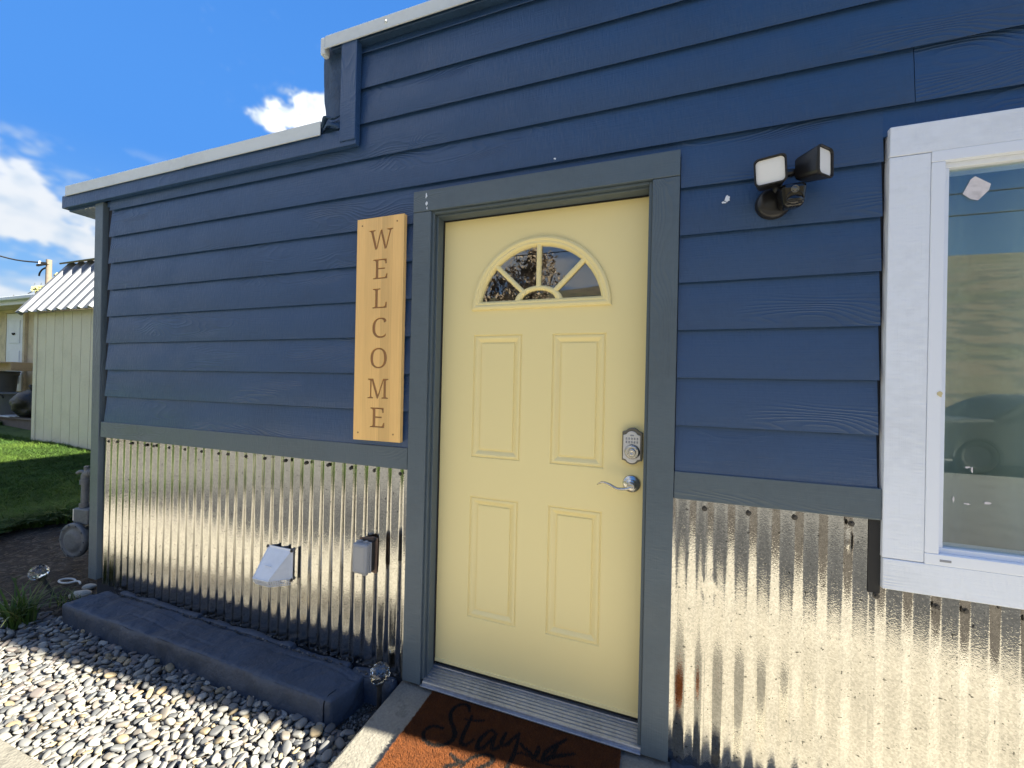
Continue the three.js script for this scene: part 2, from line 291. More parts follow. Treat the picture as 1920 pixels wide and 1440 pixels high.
{
  const xs = lin(-34, -4.4, 120), zs = lin(-12, 5, 80);
  const g = gridSheet(xs, zs, (x, z) => gh(x, z) + 0.004);
  const p = g.attributes.position;
  for (let i = 0; i < p.count; i++) if (p.getX(i) > -5.3) { const e = -4.95 + 0.25 * Math.sin(p.getZ(i) * 2.3) + 0.12 * Math.sin(p.getZ(i) * 6.1); const t = (p.getX(i) + 5.3) / 0.9; p.setX(i, mix(-5.3, e, t)); }
  g.computeVertexNormals();
  struct('lawn', g, M.lawn, 'green lawn beyond the bare soil left of the house', 'lawn');
}
{ // paving in front, street and hillside that the metal and the glass mirror
  const s = poly([[-4.4, -0.876], [-0.574, -0.876], [-0.574, -0.70], [0.66, -0.70], [0.66, 0.0], [2.9, 0.0], [2.9, -1.7], [-0.2, -1.6], [-1.6, -1.75], [-3.6, -2.6], [-4.4, -2.6]]);
  const g = ext(s, 0.1, 0.006).rotateX(-Math.PI / 2).translate(0, -0.205, 0);
  struct('walkway', g, M.concrete, 'sunlit pale concrete walkway along the gravel bed', 'walkway');
  struct('road', ext(poly([[-90, -3.6], [-5, -3.6], [2.9, -3.3], [9, -3.6], [90, -3.6], [90, -11.5], [-90, -11.5]]), 0.15).rotateX(-Math.PI / 2).translate(0, -0.27, 0), M.asphalt, 'grey asphalt street opposite the house', 'road');
  struct('parking_strip', ext(poly([[-4.4, -2.603], [-3.6, -2.603], [-1.6, -1.753], [-0.2, -1.603], [2.9, -1.703], [2.9, -3.295], [-4.4, -3.57]]), 0.1).rotateX(-Math.PI / 2).translate(0, -0.216, 0), M.darkAsphalt, 'dark asphalt strip between the walkway and the street', 'parking strip');
  struct('edging', box(-4.4, -0.60, -0.2, -0.098, 0.786, 0.872, 0.012), M.concreteOld, 'pale concrete edging strip along the pebbles', 'edging');
  struct('driveway', ext(poly([[-16, -3.0], [-5.4, -2.9], [-5.8, -8.5], [-16, -8.5]]), 0.1).rotateX(-Math.PI / 2).translate(0, -0.212, 0), M.concrete, 'pale concrete driveway across from the lawn', 'driveway');
  const xs = lin(-400, 400, 60), zs = lin(13, 420, 40);
  struct('hill', gridSheet(xs, zs, (x, z) => -0.2 + Math.max(0, z - 15) * (0.262 + 0.035 * sm(0, 40, x) + 0.10 * (fbm(x / 400 + 2, z / 400, 6, 6, 3, 901) - 0.5)) * sm(430, 200, z) * (1 - 0.25 * sm(-30, -200, x)) + (z > 419 ? -30 : 0)), M.hill, 'dry brown and green hillside across the street, seen mirrored in the window', 'hill');
}

// ---------------------------------------------------------------- the house
const house = thing('house', 'small navy blue lap-sided house with a pale yellow door and corrugated metal skirt', 'house');
const H0 = 1.031, E = 0.1738;
const wall = mesh('wall', [
  box(-2.98, -0.474, -0.2, 2.60, -0.12, 0, 0), box(0.474, 1.285, -0.2, 2.98, -0.12, 0, 0), box(-0.474, 0.474, 2.13, 2.98, -0.12, 0, 0), box(-0.474, 0.474, -0.2, -0.06, -0.12, 0, 0),
  box(1.285, 2.42, -0.2, 0.82, -0.12, 0, 0), box(1.285, 2.42, 2.083, 2.98, -0.12, 0, 0), box(2.42, 2.70, -0.2, 2.98, -0.12, 0, 0), box(-1.0, -0.474, 2.60, 2.98, -0.12, 0, 0),
  box(-2.98, -2.86, -0.2, 2.5, -5.2, -0.12, 0), box(2.58, 2.70, -0.2, 2.98, -5.2, -0.12, 0), box(-2.98, 2.70, -0.2, 2.98, -5.32, -5.2, 0), box(-1.0, -0.9, 2.5, 2.98, -5.2, -0.12, 0)], M.sheath, house);
mesh('interior_floor', box(-2.86, 2.58, -0.12, -0.04, -5.2, -0.12, 0), M.room, house);
mesh('interior_ceiling', box(-2.86, 2.58, 2.42, 2.48, -5.2, -0.12, 0), M.room, house);
// lap boards: bevelled section swept along x, slightly wavy
function lap(x0, x1, y0, y1, cut) {
  const n = Math.max(2, Math.round((x1 - x0) / 0.09)), off = rnd() * 50;
  const sec = cut ? [[0.003, y1], [0.0105, y1], [mix(0.0262, 0.0105, (cut - y0) / (y1 - y0)), cut], [0.003, cut]] : [[0.003, y1], [0.0105, y1], [0.0262, y0 + 0.0025], [0.0256, y0 + 0.0004], [0.0246, y0], [0.0236, y0 + 0.012], [0.003, y0 + 0.013]];
  const pos = [], idx = [], nrmSplit = [];
  for (let i = 0; i <= n; i++) {
    const x = mix(x0, x1, i / n), w = 0.0016 * (fbm(x / 8 + off, 0.3, 8, 8, 3, 1001) - 0.5), dy = 0.0020 * (fbm(x / 8 + off, 0.7, 6, 8, 2, 1002) - 0.5);
    for (const [z, y] of sec) pos.push(x, y + dy, z + w);
  }
  const k = sec.length;
  for (let i = 0; i < n; i++) for (let j = 0; j < k; j++) { const a = i * k + j, b = i * k + (j + 1) % k; idx.push(a, b, a + k, b, b + k, a + k); }
  for (let j = 1; j < k - 1; j++) { idx.push(0, j + 1, j); idx.push(n * k, n * k + j, n * k + j + 1); }
  let g = new THREE.BufferGeometry(); g.setAttribute('position', new THREE.Float32BufferAttribute(pos, 3)); g.setIndex(idx);
  return BGU.toCreasedNormals(g, 0.5);
}
const boards = [];
for (let i = 0; i <= 11; i++) {
  const y0 = H0 + E * i, y1 = i === 11 ? 2.99 : y0 + E + 0.016, runs = [];
  if (i < 6) runs.push([-2.9, -0.572, y0], [0.572, 1.168, y0]);
  else if (i === 6) runs.push([-2.9, -0.572, y0], [-0.572, 0.572, y0, 2.20], [0.572, 1.168, y0], [1.168, 2.66, y0, 2.155]);
  else if (i === 7) runs.push([-2.9, 1.2435, y0], [1.2455, 2.66, y0]);
  else if (i === 8) runs.push([-2.9, 2.66, y0]);
  else runs.push([-0.93, 2.66, y0]);
  if (i < 6 && i >= 0) runs.push([2.53, 2.66, y0]);
  for (const [a, b, y, cut] of runs) { const m = mesh('siding_board', lap(a, b, y, y1, cut), M.navy, wall); boards.push(m); }
}
// corner post, bands, door trim
const post = mesh('corner_post', box(-0.042, 0.044, 0.0, 2.485, -0.09, 0.032, 0.004), M.greyV, house); post.position.set(-2.972, 0, 0); post.rotation.z = 0.014;
mesh('corner_post', box(2.62, 2.72, -0.05, 2.985, -0.09, 0.032, 0.004), M.greyV, house);
mesh('trim_band', box(-2.925, -0.57, 0.936, 1.037, 0.0, 0.030), M.grey, house);
mesh('trim_band', box(0.57, 1.179, 0.937, 1.037, 0.0, 0.030), M.grey, house);
mesh('door_casing', box(-0.567, -0.474, -0.022, 2.117, 0, 0.034), M.greyV, house);
mesh('door_casing', box(0.474, 0.569, -0.022, 2.117, 0, 0.034), M.greyV, house);
mesh('door_casing', box(-0.567, 0.569, 2.1185, 2.214, 0, 0.0355), M.grey, house);
mesh('door_jamb', [box(-0.474, -0.462, 0, 2.118, -0.06, 0.022, 0.002), box(-0.462, -0.452, 0, 2.104, -0.1, 0.004, 0.002), box(0.462, 0.474, 0, 2.118, -0.06, 0.022, 0.002), box(0.466, 0.476, 0, 2.104, -0.1, 0.004, 0.002), box(-0.462, 0.462, 2.107, 2.118, -0.06, 0.022, 0.002), box(-0.462, 0.462, 2.0985, 2.107, -0.1, 0.004, 0.002)], M.greySmooth, house);
// a white scuff on the casing, flecks on the boards
function fleck(x, y, z, w, h, mat, parent, seed, name = 'paint_fleck') {
  const r = rng(seed), pts = []; for (let i = 0; i < 11; i++) { const a = i / 11 * Math.PI * 2, q = 0.45 + 0.75 * r(); pts.push([x + Math.cos(a) * w / 2 * q, y + Math.sin(a) * h / 2 * q]); }
  return mesh(name, ext(poly(pts), 0.0012).translate(0, 0, z), mat, parent);
}
fleck(-0.497, 2.153, 0.0357, 0.012, 0.022, M.white, house, 5); fleck(-0.499, 2.190, 0.0357, 0.010, 0.026, M.white, house, 6); fleck(-0.494, 2.13, 0.0357, 0.008, 0.012, M.white, house, 7);
fleck(0.727, 2.015, 0.022, 0.02, 0.03, M.white, house, 8); fleck(0.716, 2.004, 0.022, 0.018, 0.008, M.white, house, 9);
fleck(0.093, 2.262, 0.0258, 0.012, 0.007, M.white, house, 10);

// corrugated skirt
const PITCH = 0.0678;
function corrugated(x0, x1, ytop, ybot, zoff, amp, phase, dent) {
  const nx = Math.round((x1 - x0) / PITCH * 24), ny = 40, pos = [], idx = [];
  for (let j = 0; j <= ny; j++) for (let i = 0; i <= nx; i++) {
    const x = mix(x0, x1, i / nx), y = mix(ybot, ytop, j / ny), s = Math.cos((x - phase) / PITCH * Math.PI * 2);
    let a = amp * (0.94 + 0.12 * fbm(x / 4 + 5, y / 4 + 5, 20, 6, 2, 1101));
    let z = a * (0.5 + 0.5 * Math.asin(0.94 * s) / Math.asin(0.94));
    z += 0.0010 * (fbm(x / 4 + 5, y / 4 + 5, 22, 10, 2, 1111) - 0.5);
    if (dent) z = dent(x, y, z, amp);
    if (j === 0) z += 0; pos.push(x, y + (j === 0 ? 0.012 * (fbm(x / 4 + 5, 0.5, 40, 4, 3, 1121) - 0.5) : 0), zoff + z);
  }
  for (let j = 0; j < ny; j++) for (let i = 0; i < nx; i++) { const a = j * (nx + 1) + i; idx.push(a, a + 1, a + nx + 1, a + 1, a + nx + 2, a + nx + 1); }
  const g = new THREE.BufferGeometry(); g.setAttribute('position', new THREE.Float32BufferAttribute(pos, 3)); g.setIndex(idx); g.computeVertexNormals(); return g;
}
function screwGeo(x, y, z) { const h = new THREE.CylinderGeometry(0.0048, 0.0052, 0.006, 6).rotateX(Math.PI / 2).translate(x, y, z + 0.005), w = new THREE.CylinderGeometry(0.0085, 0.0095, 0.0025, 12).rotateX(Math.PI / 2).translate(x, y, z + 0.0012); return [h, w]; }
const AMP = 0.0110;
const sheetA = mesh('corrugated_sheet', corrugated(-2.93, -1.762, 0.94, -0.028, 0.002, AMP, -2.762), M.galv, house);
const sheetB = mesh('corrugated_sheet', corrugated(-1.79, -0.566, 0.94, -0.028, 0.0042, AMP, -2.762), M.galv, house);
const lip = (x, y, z) => z;
const sheetC = mesh('corrugated_sheet', corrugated(0.566, 0.686, 0.94, -0.04, 0.002, 0.012, 0.62), M.galv, house);
const sheetD = mesh('corrugated_sheet', corrugated(0.668, 1.19, 0.94, -0.04, 0.0042, AMP, 0.813, (x, y, z, a) => {
  const w = sm(0.668, 0.676, x) * sm(0.722, 0.712, x), yy = y - 0.632 - 0.25 * (x - 0.695) ** 2 * 40;                      // a pressed crease across the end rib
  const k = w * (0.009 * Math.exp(-((yy / 0.010) ** 2)) - 0.004 * Math.exp(-(((yy + 0.022) / 0.012) ** 2)));
  const d2 = Math.exp(-(((x - 1.105) / 0.012) ** 2) - (((y - 0.855) / 0.02) ** 2));
  return z + k + 0.006 * d2; }), M.galv, house);
const sheetE = mesh('corrugated_sheet', corrugated(1.155, 2.66, 0.745, -0.04, 0.0074, AMP, 1.170), M.galv, house);
for (let i = 0; i < 18; i++) { const xs = [-2.855, -2.767, -2.623, -2.480, -2.400, -2.255, -2.113, -1.970, -1.828, -1.755, -1.615, -1.475, -1.329, -1.188, -1.043, -0.903, -0.762, -0.615], x = xs[i]; mesh('screw', screwGeo(x, 0.911 + 0.004 * rnd(), 0.017), M.screw, x < -1.77 ? sheetA : sheetB); }
for (const [x, y] of [[0.674, 0.909], [0.813, 0.911], [0.949, 0.914], [1.105, 0.915]]) mesh('screw', screwGeo(x, y, 0.019), M.screw, sheetD);
for (const [x, y] of [[1.172, 0.696], [1.319, 0.693], [1.386, 0.693], [1.522, 0.696], [1.66, 0.695], [1.8, 0.694]]) mesh('screw', screwGeo(x, y, 0.021), M.screw, sheetE);
mesh('backing_strip', box(1.150, 1.181, 0.705, 0.937, 0.018, 0.0215, 0), M.blackMatte, house);

// low roof, upper roof
const roofLow = mesh('low_roof', [box(-3.33, -1.0, 2.555, 2.625, -5.4, 0.05, 0.004), box(-3.37, -2.98, 2.482, 2.50, -5.4, 0.03, 0)], M.membrane, house);
const fas = box(-3.385, -0.886, 2.484, 2.568, 0.028, 0.056, 0.003); mesh('fascia_board', fas, M.navy, roofLow);
mesh('fascia_board', box(-3.385, -3.36, 2.484, 2.568, -5.4, 0.028, 0.003), M.navy, roofLow);
mesh('soffit', box(-3.36, -3.0, 2.470, 2.481, -5.3, 0.027, 0), M.navy, roofLow);
{ const mk = (x0, x1, y0, y1, zf) => [box(x0, x1, y0, y1, zf - 0.0035, zf, 0.0012), box(x0, x1, y1 - 0.0035, y1, zf - 0.12, zf - 0.0035, 0.001), box(x0, x1, y0 - 0.004, y0 + 0.001, zf - 0.002, zf + 0.004, 0.001)];
  mesh('drip_edge', mk(-3.333, -2.12, 2.562, 2.628, 0.0625), M.flashing, roofLow); mesh('drip_edge', mk(-2.13, -1.100, 2.5625, 2.6295, 0.0645), M.flashing, roofLow);
  const roofUp = mesh('upper_roof', box(-1.06, 2.86, 2.985, 3.042, -5.4, 0.05, 0.004), M.membrane, house);
  mesh('drip_edge', mk(-1.083, 0.9, 2.988, 3.048, 0.0655), M.flashing, roofUp); mesh('drip_edge', mk(0.89, 2.88, 2.988, 3.048, 0.068), M.flashing, roofUp);
  mesh('flashing_end', [box(-1.112, -1.0835, 2.962, 3.046, 0.03, 0.066, 0.006)], M.flashing, roofUp);
  for (const x of [-0.72, 0.1, 0.85]) mesh('screw', screwGeo(x, 3.02, 0.0655), M.flashing, roofUp); }
mesh('corner_batten', box(-0.982, -0.888, 2.506, 2.992, 0.026, 0.062, 0.003), M.navyV, house);
mesh('fascia_gap_board', box(-2.95, -0.98, 2.455, 2.49, 0.003, 0.014, 0.001), M.navy, house);
{ // loose painted membrane at the roof step
  const pos = [], idx = [], nx = 16, ny = 40;
  for (let j = 0; j <= ny; j++) for (let i = 0; i <= nx; i++) {
    const t = j / ny, y = mix(2.575, 3.035, t), s = i / nx, left = -1.128 - 0.022 * sm(0.35, 1, t) + 0.005 * Math.sin(t * 9), x = mix(left, -0.975, s);
    let z = 0.030 + 0.010 * Math.sin(s * 3.1 + t * 2) + 0.012 * (fbm(s * 0.5 + 1, t * 0.5 + 1, 8, 10, 3, 1201) - 0.5) - 0.03 * (1 - s) * (1 - s);
    if (t < 0.16) z += 0.05 * (1 - t / 0.16) * (0.3 + fbm(s + 1, t + 1, 6, 20, 3, 1211));
    pos.push(x, y, z);
  }
  for (let j = 0; j < ny; j++) for (let i = 0; i < nx; i++) { const a = j * (nx + 1) + i; idx.push(a, a + 1, a + nx + 1, a + 1, a + nx + 2, a + nx + 1); }
  const g = new THREE.BufferGeometry(); g.setAttribute('position', new THREE.Float32BufferAttribute(pos, 3)); g.setIndex(idx); g.computeVertexNormals();
  mesh('membrane_flap', g, M.membrane, house);
  mesh('membrane_fold', [taper([[-1.10, 2.60, 0.05], [-1.06, 2.635, 0.07], [-1.02, 2.622, 0.068], [-0.985, 2.64, 0.055]], [0.008, 0.016, 0.012, 0.006], 7, 4, 0.4), taper([[-1.09, 2.585, 0.055], [-1.04, 2.596, 0.075], [-1.0, 2.585, 0.066]], [0.006, 0.012, 0.007], 7, 4, 0.4)], M.membrane, house);
}

// ---- door (> panel, fanlight, panes, handle, lock)
const DZ = -0.055, FX = 0.012, FY = 1.672;
const DX0 = -0.449, DX1 = 0.465, DY0 = 0.048, DY1 = 2.095;
function halfRing(d, n = 44) {                                        // outline of the fanlight moulding inset by d, counter-clockwise from bottom left
  const R = 0.3125 - d, a = Math.asin(Math.min(1, d / R)), pts = [];
  for (let i = 0; i <= n; i++) { const t = a + (Math.PI - 2 * a) * i / n; pts.push([FX + R * Math.cos(t), FY + R * Math.sin(t)]); }
  const x1 = pts[n][0], x0 = pts[0][0], y = FY + d; for (let i = 1; i < 12; i++) pts.push([mix(x1, x0, i / 12), y]);
  return pts;
}
const panels = [[-0.288, 1.005, -0.054, 1.5625], [0.080, 1.005, 0.307, 1.5605], [-0.289, 0.281, -0.056, 0.830], [0.078, 0.283, 0.304, 0.831]];
const slab = poly(rectPts(DX0, DY0, DX1, DY1));
for (const p of panels) slab.holes.push(new THREE.Path(rectPts(...p).reverse().map((q) => new THREE.Vector2(...q))));
slab.holes.push(new THREE.Path(halfRing(0.006).map((q) => new THREE.Vector2(...q))));
const door = mesh('door', ext(slab, 0.044, 0.0012).translate(0, 0, DZ - 0.044), M.door, house);
tag(door, 'pale yellow door with a half-round fanlight');
for (const [x0, y0, x1, y1] of panels) {
  const L = (d, z) => rectPts(x0 + d, y0 + d, x1 - d, y1 - d).map((q) => [q[0], q[1], DZ + z]);
  mesh('door_panel', ringLoft([L(-0.003, -0.0012), L(0.0005, -0.0015), L(0.003, -0.0050), L(0.006, -0.0054), L(0.0095, -0.0015), L(0.017, -0.0005), L(0.024, -0.004), L(0.033, -0.0105), L(0.038, -0.0112), L(0.0405, -0.0060), L(0.044, -0.0055)], true), M.door, door);
}
{ const R = (d, z) => halfRing(d).map((q) => [q[0], q[1], DZ + z]);
  mesh('fanlight_frame', ringLoft([R(0, -0.001), R(0.001, 0.006), R(0.004, 0.0095), R(0.013, 0.0125), R(0.019, 0.0105), R(0.023, 0.0075), R(0.026, 0.0085), R(0.031, 0.0085), R(0.038, 0.0005), R(0.041, -0.008), R(0.042, -0.020), R(0.02, -0.030), R(0.0, -0.040)], false), M.door, door);
  const cy = FY + 0.036, ro = 0.108, ri = 0.077;
  const half = (w, a, z0, z1) => { const g = new THREE.CylinderGeometry(1, 1, 1, 14, 1, false, -Math.PI / 2, Math.PI); return g; };
  const bar = (a0, b0, w = 0.0215) => { const dx = b0[0] - a0[0], dy = b0[1] - a0[1], L = Math.hypot(dx, dy); const pr = poly([[-w / 2, -0.010], [-w / 2, -0.001], [-w * 0.36, 0.0045], [-w * 0.14, 0.0068], [w * 0.14, 0.0068], [w * 0.36, 0.0045], [w / 2, -0.001], [w / 2, -0.010]]); const g = ext(pr, L, 0); g.rotateX(-Math.PI / 2); /* extrude axis -> +y, profile z -> -z */ g.rotateY(Math.PI); return g.rotateZ(Math.atan2(dy, dx) - Math.PI / 2).translate(FX + a0[0], cy + a0[1], DZ - 0.003); };
  for (const [p0, p1] of [[[-0.058, 0.028], [-0.196, 0.160]], [[0, 0.052], [0, 0.244]], [[0.064, 0.028], [0.196, 0.160]]]) mesh('muntin_bar', bar(p0, p1), M.door, door);
  const arcs = [[ro, -0.013], [ro, -0.004], [ro - 0.004, 0.0015], [ro - 0.010, 0.0042], [ri + 0.010, 0.0042], [ri + 0.004, 0.0015], [ri, -0.004], [ri, -0.013]];
  const pos = []; const N = 28, P = (k, i) => { const t = Math.PI * i / N; return [FX + arcs[k][0] * Math.cos(t), cy - 0.006 + arcs[k][0] * 0.64 * Math.sin(t), DZ + arcs[k][1]]; };
  for (let k = 0; k + 1 < arcs.length; k++) for (let i = 0; i < N; i++) pos.push(...P(k, i), ...P(k + 1, i), ...P(k + 1, i + 1), ...P(k, i), ...P(k + 1, i + 1), ...P(k, i + 1));
  const g = new THREE.BufferGeometry(); g.setAttribute('position', new THREE.Float32BufferAttribute(pos, 3)); g.computeVertexNormals(); mesh('muntin_arc', BGU.toCreasedNormals(g, 0.9), M.door, door);
  for (let k = 0; k < 4; k++) { const a0 = k * Math.PI / 4, a1 = a0 + Math.PI / 4, pts = []; for (let i = 0; i <= 12; i++) { const t = mix(a0, a1, i / 12); pts.push([FX + 0.268 * Math.cos(t), cy - 0.004 + 0.268 * Math.sin(t)]); } for (let i = 12; i >= 0; i--) { const t = mix(a0, a1, i / 12); pts.push([FX + 0.092 * Math.cos(t), cy - 0.008 + 0.059 * Math.sin(t)]); } mesh('pane', ext(poly(pts), 0.003).translate(0, 0, DZ - 0.014), M.pane, door); }
  { const pts = []; for (let i = 0; i <= 16; i++) { const t = Math.PI * i / 16; pts.push([FX + 0.091 * Math.cos(t), cy - 0.008 + 0.0585 * Math.sin(t)]); } mesh('pane', ext(poly(pts), 0.003).translate(0, 0, DZ - 0.014), M.pane, door); }
}
// lock with keypad
{ const LX = 0.417, LY = 1.108, w = 0.036, h = 0.066;
  const outline = (k, top) => { const s = new THREE.Shape(), a = w * k, b = h * k; s.moveTo(-a, -b + 0.012); s.quadraticCurveTo(-a * 0.62, -b + 0.010, -a * 0.5, -b + 0.002); s.quadraticCurveTo(0, -b - 0.010, a * 0.5, -b + 0.002); s.quadraticCurveTo(a * 0.62, -b + 0.010, a, -b + 0.012); s.lineTo(a, b - 0.012); s.quadraticCurveTo(a * 0.62, b - 0.010, a * 0.5, b - 0.002); s.quadraticCurveTo(0, b + 0.010, -a * 0.5, b - 0.002); s.quadraticCurveTo(-a * 0.62, b - 0.010, -a, b - 0.012); return s; };
  mesh('lock_housing', ext(outline(1, 1), 0.022, 0.002).translate(LX, LY, DZ), M.nickelDark, door);
  mesh('lock_faceplate', ext(outline(0.86, 1), 0.007, 0.0015).translate(LX - 0.001, LY - 0.003, DZ + 0.021), M.satin, door);
  for (let r = 0; r < 2; r++) for (let c = 0; c < 5; c++) mesh('keypad_button', new THREE.CapsuleGeometry(0.0031, 0.0035, 3, 8).scale(1, 1, 0.6).translate(LX - 0.0215 + c * 0.0102, LY + 0.030 - r * 0.0135, DZ + 0.0285), M.boxGrey, door);
  mesh('keypad_button', new THREE.CapsuleGeometry(0.003, 0.009, 3, 8).rotateZ(Math.PI / 2).scale(1, 1, 0.5).translate(LX - 0.001, LY + 0.043, DZ + 0.0285), M.boxGrey, door);
  const lathe = (pts, x, y, z) => new THREE.LatheGeometry(pts.map((p) => new THREE.Vector2(...p)), 32).rotateX(Math.PI / 2).translate(x, y, z);
  mesh('lock_collar', lathe([[0.030, 0], [0.0295, 0.003], [0.026, 0.006], [0.0255, 0.010], [0.022, 0.012], [0.0215, 0.0105], [0.0001, 0.0105]], LX + 0.001, LY - 0.021, DZ + 0.0265), M.nickel, door);
  mesh('lock_cylinder', [lathe([[0.0145, 0], [0.0145, 0.012], [0.012, 0.0145], [0.006, 0.015], [0.0055, 0.0125], [0.0001, 0.0125]], LX + 0.001, LY - 0.021, DZ + 0.036), box(-0.022, 0.022, -0.005, 0.005, 0, 0.006, 0.002).rotateZ(0.7).translate(LX + 0.001, LY - 0.021, DZ + 0.0365)], M.nickel, door);
  const HX = 0.417, HY = 0.957;
  mesh('handle_rose', lathe([[0.0345, 0], [0.0345, 0.004], [0.031, 0.009], [0.022, 0.013], [0.0155, 0.015], [0.0135, 0.022], [0.0001, 0.022]], HX, HY, DZ), M.nickel, door);
  mesh('lever_handle', [lathe([[0.012, 0], [0.012, 0.03], [0.015, 0.034], [0.015, 0.046], [0.0125, 0.050], [0.0001, 0.050]], HX, HY, DZ + 0.012), taper([[HX + 0.004, HY - 0.002, DZ + 0.050], [HX - 0.020, HY - 0.010, DZ + 0.056], [HX - 0.05, HY - 0.011, DZ + 0.060], [HX - 0.082, HY + 0.003, DZ + 0.060], [HX - 0.108, HY + 0.007, DZ + 0.056], [HX - 0.128, HY - 0.006, DZ + 0.048]], [0.0125, 0.0105, 0.0085, 0.0075, 0.0065, 0.003], 12, 6, 0.62)], M.nickel, door);
}
mesh('door_sweep', box(DX0 + 0.002, DX1 - 0.002, 0.024, 0.049, DZ - 0.04, DZ - 0.008, 0.002), M.gasket, door);
mesh('door_lip', box(DX0, DX1, 0.042, 0.0575, DZ - 0.02, DZ + 0.004, 0.002), M.door, door);
mesh('weatherstrip', [box(-0.4525, -0.4485, 0.03, 2.0985, -0.07, -0.045, 0), box(-0.452, 0.466, 2.0935, 2.099, -0.07, -0.048, 0)], M.gasket, house);
{ const pts = [[0.032, -0.016], [0.032, -0.006]]; for (let i = 0; i < 6; i++) { const z = 0.030 - i * 0.0135, y = -0.001 + i * 0.0036; pts.push([z, y], [z - 0.0085, y + 0.002], [z - 0.0098, y - 0.0022], [z - 0.0122, y - 0.0016]); } pts.push([-0.052, 0.023], [-0.10, 0.024], [-0.10, -0.016]);
  const g = ext(poly(pts), 0.936).rotateY(-Math.PI / 2).translate(0.474, 0, 0);
  mesh('door_threshold', [g, box(-0.470, 0.474, -0.0215, -0.0168, 0.020, 0.041, 0.001)], M.alu, house); }

// ---- window (> casing, frame, pane)
{ const wx0 = 1.283, wx1 = 2.42, wy0 = 0.822, wy1 = 2.081;
  const win = mesh('window', [box(wx0, wx1, wy0, wy0 + 0.034, -0.06, 0.036, 0.003), box(wx0, wx1, wy1 - 0.034, wy1, -0.06, 0.036, 0.003), box(wx0, wx0 + 0.034, wy0 + 0.034, wy1 - 0.034, -0.06, 0.0355, 0.003), box(wx1 - 0.034, wx1, wy0 + 0.034, wy1 - 0.034, -0.06, 0.0355, 0.003)], M.vinyl, house);
  tag(win, 'white vinyl window in a rough white board surround');
  mesh('window_casing', box(1.180, wx0 - 0.0005, 0.824, 2.079, 0, 0.034), M.whiteV, win);
  mesh('window_casing', box(wx1 + 0.0005, 2.522, 0.824, 2.079, 0, 0.034), M.whiteV, win);
  mesh('window_casing', box(1.180, 2.522, 2.0805, 2.175, 0, 0.0352), M.white, win);
  mesh('window_casing', box(1.182, 2.522, 0.727, 0.8225, 0, 0.0352), M.white, win);
  mesh('sash', [box(wx0 + 0.034, wx1 - 0.034, wy0 + 0.034, wy0 + 0.050, -0.05, 0.020, 0.002), box(wx0 + 0.034, wx1 - 0.034, wy1 - 0.050, wy1 - 0.034, -0.05, 0.020, 0.002), box(wx0 + 0.034, wx0 + 0.050, wy0 + 0.050, wy1 - 0.050, -0.05, 0.0195, 0.002), box(wx1 - 0.050, wx1 - 0.034, wy0 + 0.050, wy1 - 0.050, -0.05, 0.0195, 0.002), box(1.83, 1.87, wy0 + 0.050, wy1 - 0.050, -0.05, 0.0195, 0.002)], M.vinyl, win);
  mesh('weep_slot', box(1.318, 1.345, 0.834, 0.841, 0.0355, 0.0368, 0.0004), M.boxGrey, win);
  mesh('pane', box(wx0 + 0.048, 1.832, wy0 + 0.048, wy1 - 0.048, 0.0, 0.004, 0), M.paneWin, win);
  mesh('pane', box(1.868, wx1 - 0.048, wy0 + 0.048, wy1 - 0.048, -0.012, -0.008, 0), M.paneWin, win);
  const st = ext(poly([[-0.030, -0.016], [-0.012, -0.034], [0.006, -0.040], [0.030, -0.012], [0.034, 0.006], [0.016, 0.020], [-0.002, 0.034], [-0.012, 0.026]]), 0.0008).translate(1.402, 1.968, 0.0045);
  tag(mesh('sticker', st, M.sticker, win), 'torn remnant of a white sticker on the glass');
  for (const [x, y, w, h, s] of [[1.395, 1.009, 0.018, 0.006, 3], [1.44, 1.018, 0.018, 0.010, 4], [1.363, 1.02, 0.004, 0.02, 5], [1.395, 1.12, 0.02, 0.006, 6], [1.405, 1.112, 0.006, 0.018, 7]]) fleck(x, y, 0.0045, w, h, M.sticker, win, s);
  fleck(1.312, 1.34, 0.0358, 0.014, 0.022, std({ color: col(0.6, 0.52, 0.3), roughness: 0.6 }), win, 21, 'stain');
}
{ // curtain hanging inside
  const pos = [], idx = [], nx = 160, ny = 6;
  for (let j = 0; j <= ny; j++) for (let i = 0; i <= nx; i++) { const x = mix(1.24, 2.46, i / nx), y = mix(0.62, 2.16, j / ny); pos.push(x, y, -0.21 + 0.04 * Math.sin(x * 27 + 2 * Math.sin(x * 5)) * (1 - 0.3 * j / ny)); }
  for (let j = 0; j < ny; j++) for (let i = 0; i < nx; i++) { const a = j * (nx + 1) + i; idx.push(a, a + 1, a + nx + 1, a + 1, a + nx + 2, a + nx + 1); }
  const g = new THREE.BufferGeometry(); g.setAttribute('position', new THREE.Float32BufferAttribute(pos, 3)); g.setIndex(idx); g.computeVertexNormals();
  tag(mesh('curtain', g, M.curtain), 'pale green curtain in soft folds behind the window glass', 'curtain');
}

